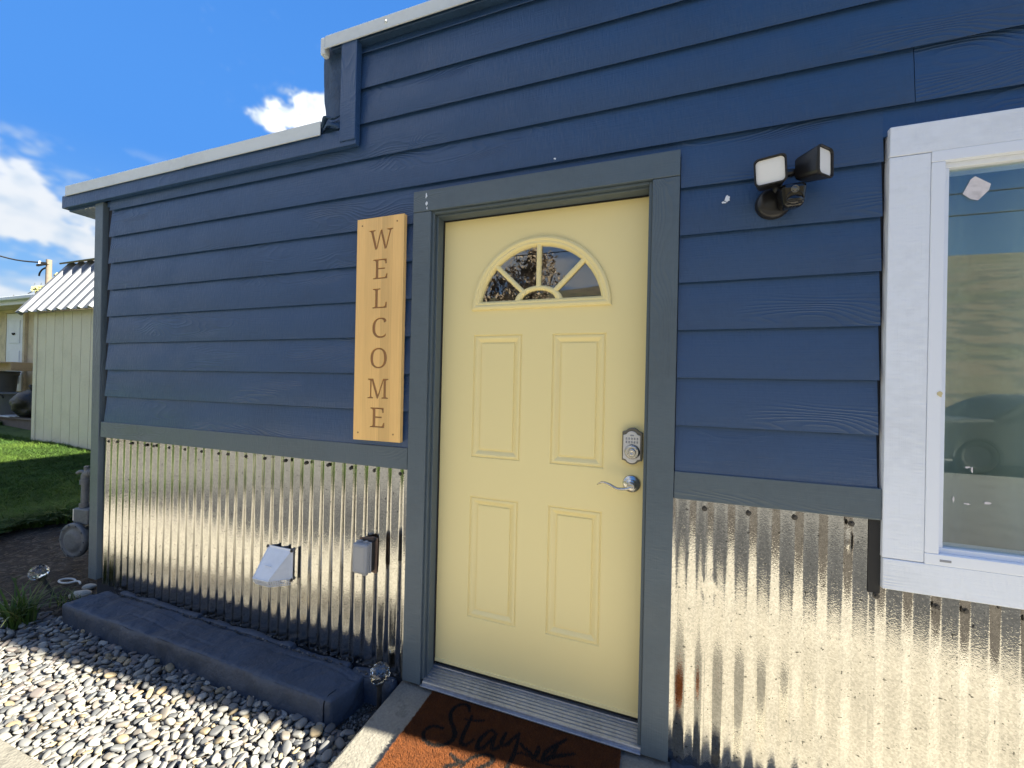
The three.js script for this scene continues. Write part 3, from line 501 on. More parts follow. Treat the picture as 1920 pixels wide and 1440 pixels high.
// ---------------------------------------------------------------- welcome sign, engraved
{ const font = await new FontLoader().loadAsync('fonts/droid/droid_serif_regular.typeface.json');
  const t = thing('welcome_sign', 'upright golden wooden board engraved WELCOME, beside the door', 'sign', [-0.735, 1.588, 0.026]);
  t.rotation.z = 0.005;
  const W = 0.1325, Hh = 0.527, face = poly(rectPts(-W, -Hh, W, Hh)), islands = [];
  const ys = [0.100, 0.233, 0.364, 0.496, 0.631, 0.767, 0.896], S = 0.094, grooves = [];
  'WELCOME'.split('').forEach((ch, i) => {
    const sh = font.generateShapes(ch, S); let bx = [9, 9, -9, -9]; for (const s of sh) for (const p of s.getPoints(8)) bx = [Math.min(bx[0], p.x), Math.min(bx[1], p.y), Math.max(bx[2], p.x), Math.max(bx[3], p.y)];
    const sx = ch === 'W' ? 1.0 : ch === 'M' ? 1.02 : 1.14, ox = -(bx[0] + bx[2]) / 2 * sx + 0.005, oy = -(bx[1] + bx[3]) / 2 + Hh - ys[i] * 2 * Hh;
    for (const s of sh) { const q = s.extractPoints(10); const mv = (a) => a.map((p) => new THREE.Vector2(p.x * sx + ox, p.y + oy)); face.holes.push(new THREE.Path(mv(q.shape))); for (const h of q.holes) islands.push(new THREE.Shape(mv(h))); }
  });
  mesh('board', [ext(face, 0.004).translate(0, 0, 0.018), ...islands.map((s) => ext(s, 0.004).translate(0, 0, 0.018))], M.sign, t);
  mesh('backing', box(-W, W, -Hh, Hh, 0, 0.0178, 0.001), M.sign, t);
  mesh('engraving', box(-0.06, 0.07, -Hh + 0.05, Hh - 0.05, 0.0176, 0.0183, 0), M.engraved, t);
  for (const [x, y] of [[-0.103, 0.495], [0.094, 0.497], [-0.105, -0.493], [0.094, -0.492]]) mesh('screw', new THREE.CylinderGeometry(0.0042, 0.0042, 0.003, 10).rotateX(Math.PI / 2).translate(x, y, 0.0212), M.engraved, t);
}

// ---------------------------------------------------------------- security light with camera
{ const t = thing('security_light', 'black twin-head floodlight with camera on the navy boards', 'security light', [0.866, 1.978, 0.014]);
  const lathe = (pts) => new THREE.LatheGeometry(pts.map((p) => new THREE.Vector2(...p)), 40).rotateX(Math.PI / 2);
  mesh('mount', lathe([[0.0001, 0], [0.052, 0], [0.054, 0.006], [0.053, 0.022], [0.046, 0.032], [0.030, 0.038], [0.0001, 0.040]]), M.black, t);
  const bodyG = new RoundedBoxGeometry(0.062, 0.062, 0.05, 4, 0.012); { const p = bodyG.attributes.position; for (let i = 0; i < p.count; i++) if (p.getY(i) < 0) p.setX(i, p.getX(i) * (1 + 0.25 * p.getY(i) / 0.03)); bodyG.computeVertexNormals(); }
  const bd = mesh('camera', bodyG, M.gloss, t); bd.position.set(0.038, -0.006, 0.068); bd.scale.setScalar(1.2); bd.rotation.set(0.18, 0.12, 0.06);
  mesh('camera_lens', [new THREE.TorusGeometry(0.0085, 0.0016, 8, 24).translate(0, 0.014, 0.0255), new THREE.SphereGeometry(0.008, 16, 10).scale(1, 1, 0.4).translate(0, 0.014, 0.0245)], M.nickelDark, bd);
  mesh('sensor_dome', [new THREE.SphereGeometry(0.021, 20, 12).scale(1, 0.62, 0.5).translate(0, -0.013, 0.022), new THREE.TorusGeometry(0.020, 0.0016, 6, 24, Math.PI).translate(0, -0.010, 0.0255)], M.gloss, bd);
  mesh('neck', [taper([[0.004, 0.02, 0.02], [0.008, 0.055, 0.04], [0.014, 0.074, 0.062]], [0.015, 0.014, 0.013], 12), taper([[-0.03, 0.070, 0.062], [0.014, 0.074, 0.062], [0.06, 0.076, 0.062]], [0.011, 0.013, 0.011], 12)], M.black, t);
  const head = (pos, rot) => {
    const a = 0.0445, prof = (k, z, r = 0.014) => { const s = a * k, q = []; const R = r * k; for (const [cx, cy, a0] of [[s - R, s - R, 0], [-s + R, s - R, 90], [-s + R, -s + R, 180], [s - R, -s + R, 270]]) for (let i = 0; i <= 6; i++) { const g = (a0 + i * 15) * RAD; q.push([cx + R * Math.cos(g), cy + R * Math.sin(g), z]); } return q; };
    const g = ringLoft([prof(0.5, -0.074), prof(0.72, -0.070), prof(0.79, -0.062), prof(0.98, -0.008), prof(1, 0), prof(0.99, 0.004), prof(0.93, 0.0045), prof(0.92, -0.004), prof(0.86, -0.006), prof(0.6, -0.006)], true);
    const h = mesh('lamp_head', BGU.toCreasedNormals(g, 0.6), M.black, t); h.position.set(...pos); h.rotation.set(...rot, 'YXZ');
    mesh('diffuser', ringLoft([prof(0.90, -0.0052), prof(0.885, -0.0020), prof(0.6, -0.0014)], true), M.diffuser, h);
    mesh('bezel', ringLoft([prof(1.003, -0.002), prof(1.02, 0.0015), prof(0.99, 0.0052), prof(0.94, 0.0045)], false), M.blackMatte, h);
  };
  head([-0.032, 0.068, 0.115], [0.02, -0.16, 0.06]);
  head([0.118, 0.078, 0.104], [0.02, 0.86, 0.08]);
}

// ---------------------------------------------------------------- vent hood, outlet box
{ const t = thing('dryer_vent', 'white plastic hooded dryer vent on the corrugated metal skirt', 'vent', [-1.343, 0.37, 0.019]);
  const P = { a: [-0.078, 0.083, 0.004], b: [0.082, 0.083, 0.004], c: [-0.060, -0.040, 0.105], d: [0.040, -0.040, 0.105], e: [-0.078, -0.060, 0.004], f: [0.084, -0.060, 0.004] };
  const quad = (p, q, r, s) => { const g = new THREE.BufferGeometry(); g.setAttribute('position', new THREE.Float32BufferAttribute([...p, ...q, ...r, ...p, ...r, ...s], 3)); g.computeVertexNormals(); return g; };
  const tri = (p, q, r) => { const g = new THREE.BufferGeometry(); g.setAttribute('position', new THREE.Float32BufferAttribute([...p, ...q, ...r], 3)); g.computeVertexNormals(); return g; };
  mesh('hood', [quad(P.a, P.c, P.d, P.b), tri(P.b, P.d, P.f), tri(P.a, P.e, P.c), tube([P.a, P.c], 0.003, 2, 6), tube([P.b, P.d], 0.003, 2, 6), tube([P.c, P.d], 0.003, 2, 6), tube([P.d, P.f], 0.003, 2, 6), tube([P.c, P.e], 0.003, 2, 6), box(-0.03, 0.015, 0.012, 0.015, 0.064, 0.069, 0.001).rotateX(-0.0)], M.plasticW, t);
  mesh('back_plate', box(-0.088, 0.090, -0.075, 0.090, 0, 0.0055, 0.002), M.plasticW, t);
  for (const [x, y] of [[-0.082, 0.084], [0.084, 0.084], [0.086, -0.066]]) mesh('screw', screwGeo(x, y, 0.005), M.screw, t);
  const gr = []; const lerp = (p, q, s) => p.map((v, i) => mix(v, q[i], s)); const lowr = (p) => [p[0] * 0.96, p[1] - 0.032, p[2] * 0.88];
  for (let i = 0; i <= 9; i++) { const s = i / 9, p = lerp(P.c, P.d, s); gr.push(tube([p, lowr(p), [p[0], -0.085, 0.01]], 0.0016, 6, 5)); }
  for (let i = 1; i <= 9; i++) { const s = i / 10; for (const [u, w] of [[P.d, P.f], [P.c, P.e]]) { const p = lerp(u, w, s); gr.push(tube([p, lowr(p)], 0.0016, 2, 5)); } }
  for (const k of [0.33, 0.66, 1]) { const q = (p) => lerp(p, lowr(p), k); gr.push(tube([q(P.e), q(P.c)], 0.0016, 2, 5), tube([q(P.c), q(P.d)], 0.0016, 2, 5), tube([q(P.d), q(P.f)], 0.0016, 2, 5)); }
  mesh('grille', gr, M.plasticW, t);
}
{ const t = thing('outlet_box', 'grey weatherproof outlet cover screwed to the skirt, right of the vent', 'outlet box', [-0.782, 0.515, 0.019]);
  const pl = (() => { const s = poly([[-0.048, 0.072], [-0.048, -0.075], [0.050, -0.085], [0.053, 0.080], [0.030, 0.086], [-0.010, 0.078]]); return ext(s, 0.005, 0.001); })();
  mesh('back_plate', pl, M.rust, t);
  mesh('box_body', box(-0.034, 0.044, -0.068, 0.070, 0.006, 0.036, 0.004), M.blackMatte, t);
  mesh('cover', new RoundedBoxGeometry(0.082, 0.140, 0.034, 4, 0.012).translate(0.004, 0.001, 0.056), M.boxGrey, t);
  mesh('cover_rim', box(-0.038, 0.047, -0.071, 0.073, 0.034, 0.042, 0.003), M.boxGrey, t);
  mesh('lid_ridge', [box(-0.026, 0.034, -0.056, -0.053, 0.0715, 0.0745, 0.001), box(-0.026, 0.034, 0.055, 0.058, 0.0715, 0.0745, 0.001), box(-0.026, -0.023, -0.053, 0.055, 0.0715, 0.0745, 0.001), box(0.031, 0.034, -0.053, 0.055, 0.0715, 0.0745, 0.001)], M.boxGrey, t);
  mesh('hinge', [box(-0.020, -0.004, 0.070, 0.078, 0.036, 0.050, 0.002), box(0.012, 0.028, 0.070, 0.078, 0.036, 0.050, 0.002)], M.boxGrey, t);
  mesh('latch', box(0.010, 0.034, -0.079, -0.069, 0.040, 0.058, 0.003), M.boxGrey, t);
  mesh('screw', screwGeo(0.040, 0.076, 0.005), M.screw, t);
}

// ---------------------------------------------------------------- step, kerb, doormat
{ const s = poly([[-0.572, 0.012], [0.655, 0.012], [0.655, -0.70], [-0.56, -0.70]]);
  struct('door_step', ext(s, 0.14, 0.012, 2).rotateX(-Math.PI / 2).translate(0, -0.18, 0), M.concreteOld, 'pale concrete step below the yellow door', 'step');
  struct('foundation_strip', box(0.577, 2.72, -0.2, -0.03, -0.05, 0.045, 0.01), M.kerb, 'dark painted footing below the right corrugated skirt', 'footing');
}
function rough(g, amp, f, seed) {
  g = BGU.mergeVertices(g.deleteAttribute('uv') || g, 1e-4); g.computeVertexNormals();
  const p = g.attributes.position, n = g.attributes.normal;
  for (let i = 0; i < p.count; i++) { const x = p.getX(i), y = p.getY(i), z = p.getZ(i), d = amp * ((fbm(x / 20 + 0.5, (z + y) / 20 + 0.5, f * 20, f * 20, 4, seed) - 0.5) * 1.4 + (fbm((y - z) / 20 + 0.5, x / 20 + 0.5, f * 20, f * 20, 4, seed + 9) - 0.5)); p.setXYZ(i, x + n.getX(i) * d, y + n.getY(i) * d, z + n.getZ(i) * d); }
  g.computeVertexNormals(); return g;
}
const rbox = (x0, x1, y0, y1, z0, z1, seg, r) => { const g = new THREE.BoxGeometry(x1 - x0, y1 - y0, z1 - z0, ...seg); g.deleteAttribute('normal'); const p = g.attributes.position, hx = (x1 - x0) / 2, hy = (y1 - y0) / 2, hz = (z1 - z0) / 2; for (let i = 0; i < p.count; i++) { const v = V(p.getX(i), p.getY(i), p.getZ(i)), c = V(Math.max(-hx + r, Math.min(hx - r, v.x)), Math.max(-hy + r, Math.min(hy - r, v.y)), Math.max(-hz + r, Math.min(hz - r, v.z))), d = v.clone().sub(c); if (d.lengthSq() > 0) { d.normalize().multiplyScalar(r); c.add(d); } p.setXYZ(i, c.x, c.y, c.z); } g.translate((x0 + x1) / 2, (y0 + y1) / 2, (z0 + z1) / 2); g.computeVertexNormals(); return g; };
{ const t = thing('concrete_kerb', 'dark blue painted concrete kerb between the metal skirt and the pebbles', 'kerb');
  const mk = (x0, x1, y1, z0, z1, seed) => { const g = rough(rbox(x0, x1, -0.2, y1, z0, z1, [Math.round((x1 - x0) / 0.007), 12, 34], 0.02), 0.018, 8, seed); return g; };
  const bl = mk(-2.79, -0.742, -0.026, 0.052, 0.255, 1301), crack = (x, z) => { let d = 9; for (const [x0, z0, x1, z1] of [[-1.30, 0.10, -1.0, 0.085], [-1.0, 0.085, -0.74, 0.105], [-2.3, 0.16, -1.6, 0.19], [-1.02, 0.085, -1.06, 0.17]]) { const q = Math.max(0, Math.min(1, ((x - x0) * (x1 - x0) + (z - z0) * (z1 - z0)) / ((x1 - x0) ** 2 + (z1 - z0) ** 2))), w = 0.02 * (fbm(x / 4 + 2, z / 4 + 2, 60, 60, 3, 1399) - 0.5); d = Math.min(d, Math.hypot(x - mix(x0, x1, q) + w, z - mix(z0, z1, q) + w)); } return d; };
  { const p = bl.attributes.position; for (let i = 0; i < p.count; i++) { const x = p.getX(i), z = p.getZ(i); p.setY(i, p.getY(i) - 0.007 * sm(0.007, 0.001, crack(x, z)) + 0.010 * (fbm(x / 4 + 2, z / 4 + 2, 30, 30, 3, 1398) - 0.5) + 0.010 * sm(-0.9, -1.6, x) * (z > 0.1 ? 1 : 0.6)); if (x > -0.8) p.setX(i, x - 0.10 * sm(0.1, 0.26, z) * 0.25); if (x < -2.6 && z < 0.12) p.setX(i, x + 0.02); } bl.computeVertexNormals(); }
  mesh('block', bl, M.kerb, t);
  mesh('block', mk(-2.66, -1.93, -0.018, 0.008, 0.050, 1311), M.kerb, t); mesh('block', mk(-1.925, -1.22, -0.021, 0.010, 0.051, 1321), M.kerb, t);
  mesh('block', mk(-1.213, -0.86, -0.030, 0.012, 0.055, 1331), M.kerb, t); mesh('block', mk(-0.853, -0.60, -0.034, 0.010, 0.066, 1341), M.kerb, t);
}
// doormat: coir with a black brush-script print
const strokes = [
  [0.0105, [[-0.203, 0.080], [-0.221, 0.055], [-0.257, 0.063], [-0.273, 0.102], [-0.258, 0.143], [-0.225, 0.179], [-0.205, 0.209], [-0.212, 0.246], [-0.240, 0.267], [-0.281, 0.274], [-0.312, 0.260], [-0.326, 0.228], [-0.305, 0.198], [-0.266, 0.193]]],
  [0.0095, [[-0.185, 0.094], [-0.179, 0.152], [-0.176, 0.198], [-0.167, 0.228], [-0.148, 0.228], [-0.130, 0.198]]], [0.007, [[-0.206, 0.121], [-0.163, 0.114], [-0.128, 0.100]]],
  [0.0095, [[-0.058, 0.140], [-0.084, 0.134], [-0.101, 0.164], [-0.108, 0.202], [-0.101, 0.226], [-0.083, 0.216], [-0.068, 0.173], [-0.058, 0.140]]], [0.009, [[-0.058, 0.140], [-0.056, 0.182], [-0.048, 0.208], [-0.031, 0.196], [-0.024, 0.150]]],
  [0.0095, [[-0.024, 0.124], [-0.027, 0.158], [-0.022, 0.177], [-0.006, 0.172], [0.011, 0.134], [0.025, 0.108]]], [0.009, [[0.025, 0.108], [0.032, 0.161], [0.034, 0.219], [0.020, 0.285], [-0.01, 0.31]]],
  [0.006, [[0.027, 0.212], [0.055, 0.186], [0.091, 0.185], [0.123, 0.193], [0.179, 0.191], [0.250, 0.169]]],
  [0.0085, [[0.044, 0.148], [0.071, 0.165], [0.100, 0.177]]], [0.010, [[0.112, 0.137], [0.114, 0.163], [0.107, 0.195]]], [0.010, [[0.139, 0.187], [0.143, 0.148], [0.166, 0.113], [0.203, 0.066]]], [0.009, [[0.148, 0.183], [0.168, 0.147], [0.177, 0.096]]], [0.010, [[0.142, 0.187], [0.183, 0.151], [0.243, 0.117]]],
  [0.0095, [[-0.183, 0.283], [-0.153, 0.296], [-0.123, 0.296]]], [0.0095, [[-0.180, 0.338], [-0.156, 0.321], [-0.124, 0.295]]], [0.010, [[-0.124, 0.316], [-0.109, 0.279], [-0.078, 0.248], [-0.041, 0.236], [-0.028, 0.251], [-0.043, 0.277], [-0.067, 0.304], [-0.08, 0.36]]], [0.0095, [[-0.14, 0.41], [-0.115, 0.37], [-0.10, 0.33]]],
];
const inkPts = []; for (const [w, p] of strokes) { const c = new THREE.CatmullRomCurve3(p.map((q) => V(q[0], 0, q[1]))); const n = 60; for (let i = 0; i <= n; i++) { const q = c.getPoint(i / n); inkPts.push([q.x, q.z, w * 0.92 * (0.65 + 0.35 * Math.sin(Math.PI * i / n))]); } }
const inkAt = (x, z) => { for (const [a, b, w] of inkPts) { const dx = x - a, dz = z - b; if (dx * dx + dz * dz < w * w) return true; } return false; };
{ const t = thing('doormat', 'rust brown coir doormat lettered Stay in black script, below the door', 'doormat', [0, -0.04, 0]);
  const x0 = -0.405, x1 = 0.405, z0 = 0.034, z1 = 0.435;
  mesh('backing', box(x0, x1, 0.001, 0.010, z0, z1, 0.003), M.coir, t);
  const pg = new THREE.ConeGeometry(0.0011, 0.010, 3, 1, true).translate(0, 0.004, 0);
  const N = 95000, im = new THREE.InstancedMesh(pg, std({ color: col(1, 1, 1), roughness: 1 }), N), m4 = new THREE.Matrix4(), q = new THREE.Quaternion(), e = new THREE.Euler(), r = rng(99), c = new THREE.Color();
  for (let i = 0; i < N; i++) {
    const x = mix(x0, x1, r()), z = mix(z0, z1, r()); e.set((r() - 0.5) * 1.1, r() * 6.3, (r() - 0.5) * 1.1); q.setFromEuler(e);
    m4.compose(V(x, 0.0095, z), q, V(1, 0.7 + 0.6 * r(), 1)); im.setMatrixAt(i, m4);
    const k = 0.55 + 0.8 * r(), tuft = 0.8 + 0.4 * fbm(x + 2, z + 2, 40, 40, 2, 88);
    if (inkAt(x, z)) c.setRGB(0.012 * k, 0.010 * k, 0.009 * k); else c.setRGB(0.165 * k * tuft, 0.050 * k * tuft, 0.0105 * k * tuft); im.setColorAt(i, c);
  }
  im.name = 'coir_pile'; im.userData.kind = 'stuff'; im.castShadow = im.receiveShadow = true; t.add(im);
}

// ---------------------------------------------------------------- river pebbles
{ const bed = struct('gravel_bed', box(-4.6, -0.578, -0.21, -0.172, 0.20, 0.80, 0), M.soil, 'bed of grey and cream river pebbles between kerb and walkway', 'gravel bed');
  const geos = []; const gr = rng(1501);
  for (let k = 0; k < 9; k++) {
    let g = new THREE.IcosahedronGeometry(1, 3); g.deleteAttribute('uv'); g.deleteAttribute('normal'); g = BGU.mergeVertices(g, 1e-4); const p = g.attributes.position, o = gr() * 9, ex = 2.1 + gr() * 1.2;
    const sk = (gr() - 0.5) * 0.4, sk2 = (gr() - 0.5) * 0.35;
    for (let i = 0; i < p.count; i++) { let x = p.getX(i), y = p.getY(i), z = p.getZ(i); const l = Math.pow(Math.abs(x) ** ex + Math.abs(y) ** ex + Math.abs(z) ** ex, -1 / ex), nn = 1 + 0.22 * (fbm((x + 2) / 4 + o, (z + y * 0.7 + 2) / 4, 5, 5, 2, 1511 + k) - 0.5); x *= l * nn; y *= l * nn; z *= l * nn; p.setXYZ(i, x, y + sk2 * x * 0.3, z + sk * x * (1 - 0.3 * x)); }
    g.computeVertexNormals(); geos.push(g);
  }
  const tones = [[0.25, 0.255, 0.26], [0.33, 0.325, 0.31], [0.40, 0.39, 0.36], [0.50, 0.48, 0.43], [0.19, 0.20, 0.215], [0.30, 0.27, 0.235], [0.55, 0.53, 0.48], [0.45, 0.36, 0.23], [0.24, 0.21, 0.20], [0.36, 0.36, 0.355], [0.42, 0.40, 0.365], [0.16, 0.165, 0.175]];
  const pMats = tones.map((c) => std({ color: col(c[0] * 0.52, c[1] * 0.52, c[2] * 0.52), map: mottle, bumpMap: concreteBump, bumpScale: 0.0012, roughness: 0.7 }));
  // drop the stones one by one on a height grid
  const cs = 0.006, gx0 = -3.7, gz0 = 0.19, gw = Math.ceil(3.2 / cs), gd = Math.ceil(0.66 / cs), hg = new Float32Array(gw * gd).fill(-0.175), r = rng(1601), list = [];
  const inside = (x, z) => x > -3.6 && x < -0.592 - 0.0 * z && z > 0.235 + 0.03 * Math.sin(x * 5) && z < 0.787;
  const TARGET = 5600;
  for (let n = 0; n < TARGET; n++) {
    const big = r(), a = mix(0.011, 0.025, Math.pow(big, 1.6)), b = a * mix(0.48, 0.82, r()), h = a * mix(0.28, 0.52, r()), yaw = r() * Math.PI, cyw = Math.cos(yaw), syw = Math.sin(yaw);
    let best = null;
    for (let k = 0; k < 9; k++) {
      const x = mix(-3.55, -0.598, r()), z = mix(0.235, 0.785, r()); if (!inside(x, z)) continue;
      let mx = -9, s = 0, c = 0;
      for (let i = -4; i <= 4; i++) for (let j = -4; j <= 4; j++) { const u = i / 4.5, v = j / 4.5; if (u * u + v * v > 1) continue; const px = x + (u * a * cyw - v * b * syw), pz = z + (u * a * syw + v * b * cyw), gi = Math.floor((px - gx0) / cs), gj = Math.floor((pz - gz0) / cs); if (gi < 0 || gj < 0 || gi >= gw || gj >= gd) continue; const hh = hg[gj * gw + gi]; s += hh; c++; if (hh > mx) mx = hh; }
      if (!c) continue; const rest = mix(s / c, mx, 0.55); if (!best || rest < best.rest) best = { x, z, rest };
    }
    if (!best) continue;
    const y = best.rest + h * 0.85;
    if (y > -0.098 + 0.02 * r()) continue;
    for (let i = -6; i <= 6; i++) for (let j = -6; j <= 6; j++) { const u = i / 6.5, v = j / 6.5, q = u * u + v * v; if (q > 1) continue; const px = best.x + (u * a * cyw - v * b * syw), pz = best.z + (u * a * syw + v * b * cyw), gi = Math.floor((px - gx0) / cs), gj = Math.floor((pz - gz0) / cs); if (gi < 0 || gj < 0 || gi >= gw || gj >= gd) continue; const k = gj * gw + gi, top = y + h * Math.sqrt(1 - q); if (top > hg[k]) hg[k] = top; }
    list.push({ x: best.x, y, z: best.z, a, b, h, yaw, tx: (r() - 0.5) * 1.0, tz: (r() - 0.5) * 0.9, g: Math.floor(r() * 9), c: Math.floor(r() * 12) });
  }
  const pv = new THREE.Vector3(), PM = camera.projectionMatrix; camera.aspect = 4 / 3; camera.updateProjectionMatrix(); camera.updateMatrixWorld(); const inv = camera.matrixWorld.clone().invert();
  for (const s of list) { pv.set(s.x, s.y, s.z); const d = pv.distanceTo(camera.position); pv.applyMatrix4(inv).applyMatrix4(PM); const gi = Math.floor((s.x - gx0) / cs), gj = Math.floor((s.z - gz0) / cs), under = hg[Math.max(0, Math.min(gd - 1, gj)) * gw + Math.max(0, Math.min(gw - 1, gi))] > s.y + s.h * 1.25; s.score = (Math.abs(pv.x) < 1 && Math.abs(pv.y) < 1 && !under ? 1 : 0) * s.a / d; }
  list.sort((p, q) => q.score - p.score);
  const m4 = new THREE.Matrix4(), q4 = new THREE.Quaternion(), eu = new THREE.Euler();
  const place = (s) => { eu.set(s.tx, -s.yaw, s.tz, 'YXZ'); q4.setFromEuler(eu); return m4.compose(V(s.x, s.y, s.z), q4, V(s.a, s.h, s.b)); };
  list.slice(0, 300).forEach((s) => { const m = new THREE.Mesh(geos[s.g], pMats[s.c]); m.name = numbered('pebble'); place(s); m.applyMatrix4(m4); m.castShadow = m.receiveShadow = true; bed.add(m); });
  for (let k = 0; k < 9; k++) {
    const sub = list.slice(300).filter((s) => s.g === k), im = new THREE.InstancedMesh(geos[k], std({ color: col(0.52, 0.52, 0.52), bumpMap: concreteBump, bumpScale: 0.0012, roughness: 0.7 }), sub.length), c = new THREE.Color();
    sub.forEach((s, i) => { im.setMatrixAt(i, place(s)); const t = tones[s.c], j = 0.85 + 0.3 * hash(i, k, 9); im.setColorAt(i, c.setRGB(t[0] * j, t[1] * j, t[2] * j)); });
    im.name = numbered('pebble_layer'); im.userData.kind = 'stuff'; im.castShadow = im.receiveShadow = true; bed.add(im);
  }
}

// ---------------------------------------------------------------- solar stake lights
function solar(pos, label, tilt, rad, stem) {
  const t = thing('solar_light', label, 'solar light', pos, 'solar stake lights');
  t.rotation.set(tilt[0], 0, tilt[1]);
  let ico = new THREE.IcosahedronGeometry(rad, 3); { const p = ico.attributes.position; for (let i = 0; i < p.count; i++) { const k = 1 + 0.11 * (hash(Math.round(p.getX(i) * 9e3), Math.round(p.getY(i) * 9e3), Math.round(p.getZ(i) * 9e3)) - 0.5); p.setXYZ(i, p.getX(i) * k, p.getY(i) * k, p.getZ(i) * k); } ico.deleteAttribute('normal'); ico.computeVertexNormals(); }
  const gl = mesh('globe', ico.translate(0, stem + rad * 0.86, 0), M.crackle, t);
  mesh('solar_cap', [new THREE.CylinderGeometry(rad * 0.62, rad * 0.40, 0.022, 20).translate(0, stem - 0.004, 0), new THREE.TorusGeometry(rad * 0.6, 0.003, 6, 20).rotateX(Math.PI / 2).translate(0, stem + 0.007, 0)], M.blackMatte, t);
  mesh('stake', new THREE.CylinderGeometry(0.011, 0.010, stem + 0.03, 12).translate(0, stem / 2 - 0.03, 0), M.blackMatte, t);
}
solar([-0.635, -0.155, 0.105], 'crackled glass globe solar light between the kerb and the concrete step', [0.06, -0.04], 0.043, 0.165);
solar([-3.28, -0.15, 0.08], 'crackled glass globe solar light beside the grass clump and bare soil', [0.30, 0.35], 0.048, 0.15);

// ---------------------------------------------------------------- gas meter
{ const t = thing('gas_meter', 'grey gas meter with round diaphragm housings at the corner of the house', 'gas meter', [-3.62, -0.115, -0.24]);
  const disc = (z) => [new THREE.LatheGeometry([[0.0001, 0.030], [0.05, 0.029], [0.072, 0.024], [0.080, 0.012], [0.104, 0.011], [0.106, 0.018], [0.128, 0.016], [0.130, 0.0], [0.128, -0.016], [0.106, -0.018], [0.104, -0.011], [0.0001, -0.011]].map((p) => new THREE.Vector2(...p)), 36).rotateX(Math.PI / 2).translate(0, 0.21, z), ...[0, 1, 2, 3, 4, 5, 6, 7, 8, 9].map((k) => new THREE.CylinderGeometry(0.008, 0.008, 0.046, 6).rotateX(Math.PI / 2).translate(0.116 * Math.cos(k * 0.628), 0.21 + 0.116 * Math.sin(k * 0.628), z))];
  const body = mesh('diaphragm_housing', [...disc(0.085), ...disc(-0.085)], M.gas, t);
  const flip = new THREE.CylinderGeometry(0.085, 0.085, 0.16, 30).rotateX(Math.PI / 2).translate(0, 0.21, 0); mesh('drum', flip, M.gas, t);
  mesh('index_housing', new RoundedBoxGeometry(0.15, 0.12, 0.13, 3, 0.014).translate(0.015, 0.38, 0), M.gas, t);
  mesh('dial', box(-0.075, -0.061, 0.34, 0.43, -0.03, 0.058, 0.004), M.gasDial, t);
  mesh('pipe', [new THREE.CylinderGeometry(0.024, 0.024, 0.22, 20).translate(-0.012, 0.54, 0.02), new THREE.CylinderGeometry(0.034, 0.034, 0.03, 8).translate(-0.012, 0.455, 0.02), new THREE.CylinderGeometry(0.034, 0.034, 0.035, 8).translate(-0.012, 0.635, 0.02), tube([[-0.012, 0.64, 0.02], [-0.010, 0.69, 0.02], [0.03, 0.71, 0.01], [0.10, 0.705, 0.0], [0.30, 0.70, -0.02]], 0.026, 24, 14)], M.gas, t);
  mesh('union', [0.03, 0.05, 0.07, 0.09].map((x) => new THREE.TorusGeometry(0.029, 0.006, 8, 20).rotateY(Math.PI / 2).translate(x, 0.708, 0.006)), M.gas, t);
  mesh('shutoff_valve', [taper([[-0.012, 0.70, 0.02], [-0.04, 0.715, 0.03], [-0.075, 0.70, 0.035]], [0.014, 0.012, 0.012], 8), new THREE.CylinderGeometry(0.018, 0.018, 0.03, 6).translate(-0.005, 0.74, 0.02)], M.gas, t);
  mesh('outlet_pipe', tube([[0.07, 0.40, 0], [0.09, 0.55, -0.02], [0.14, 0.56, -0.03], [0.3, 0.56, -0.05]], 0.022, 18, 12), M.gas, t);
  t.rotation.y = 0.12;
}
tag(mesh('rope_loop', [new THREE.TorusGeometry(0.045, 0.006, 8, 30).rotateX(Math.PI / 2 - 0.1).scale(1.3, 1, 0.8).translate(-3.42, -0.125, -0.04), tube([[-3.37, -0.125, -0.03], [-3.33, -0.12, -0.06], [-3.28, -0.126, -0.05]], 0.006, 10, 6)], M.rope), 'small loop of white cord on the soil below the gas meter', 'cord');

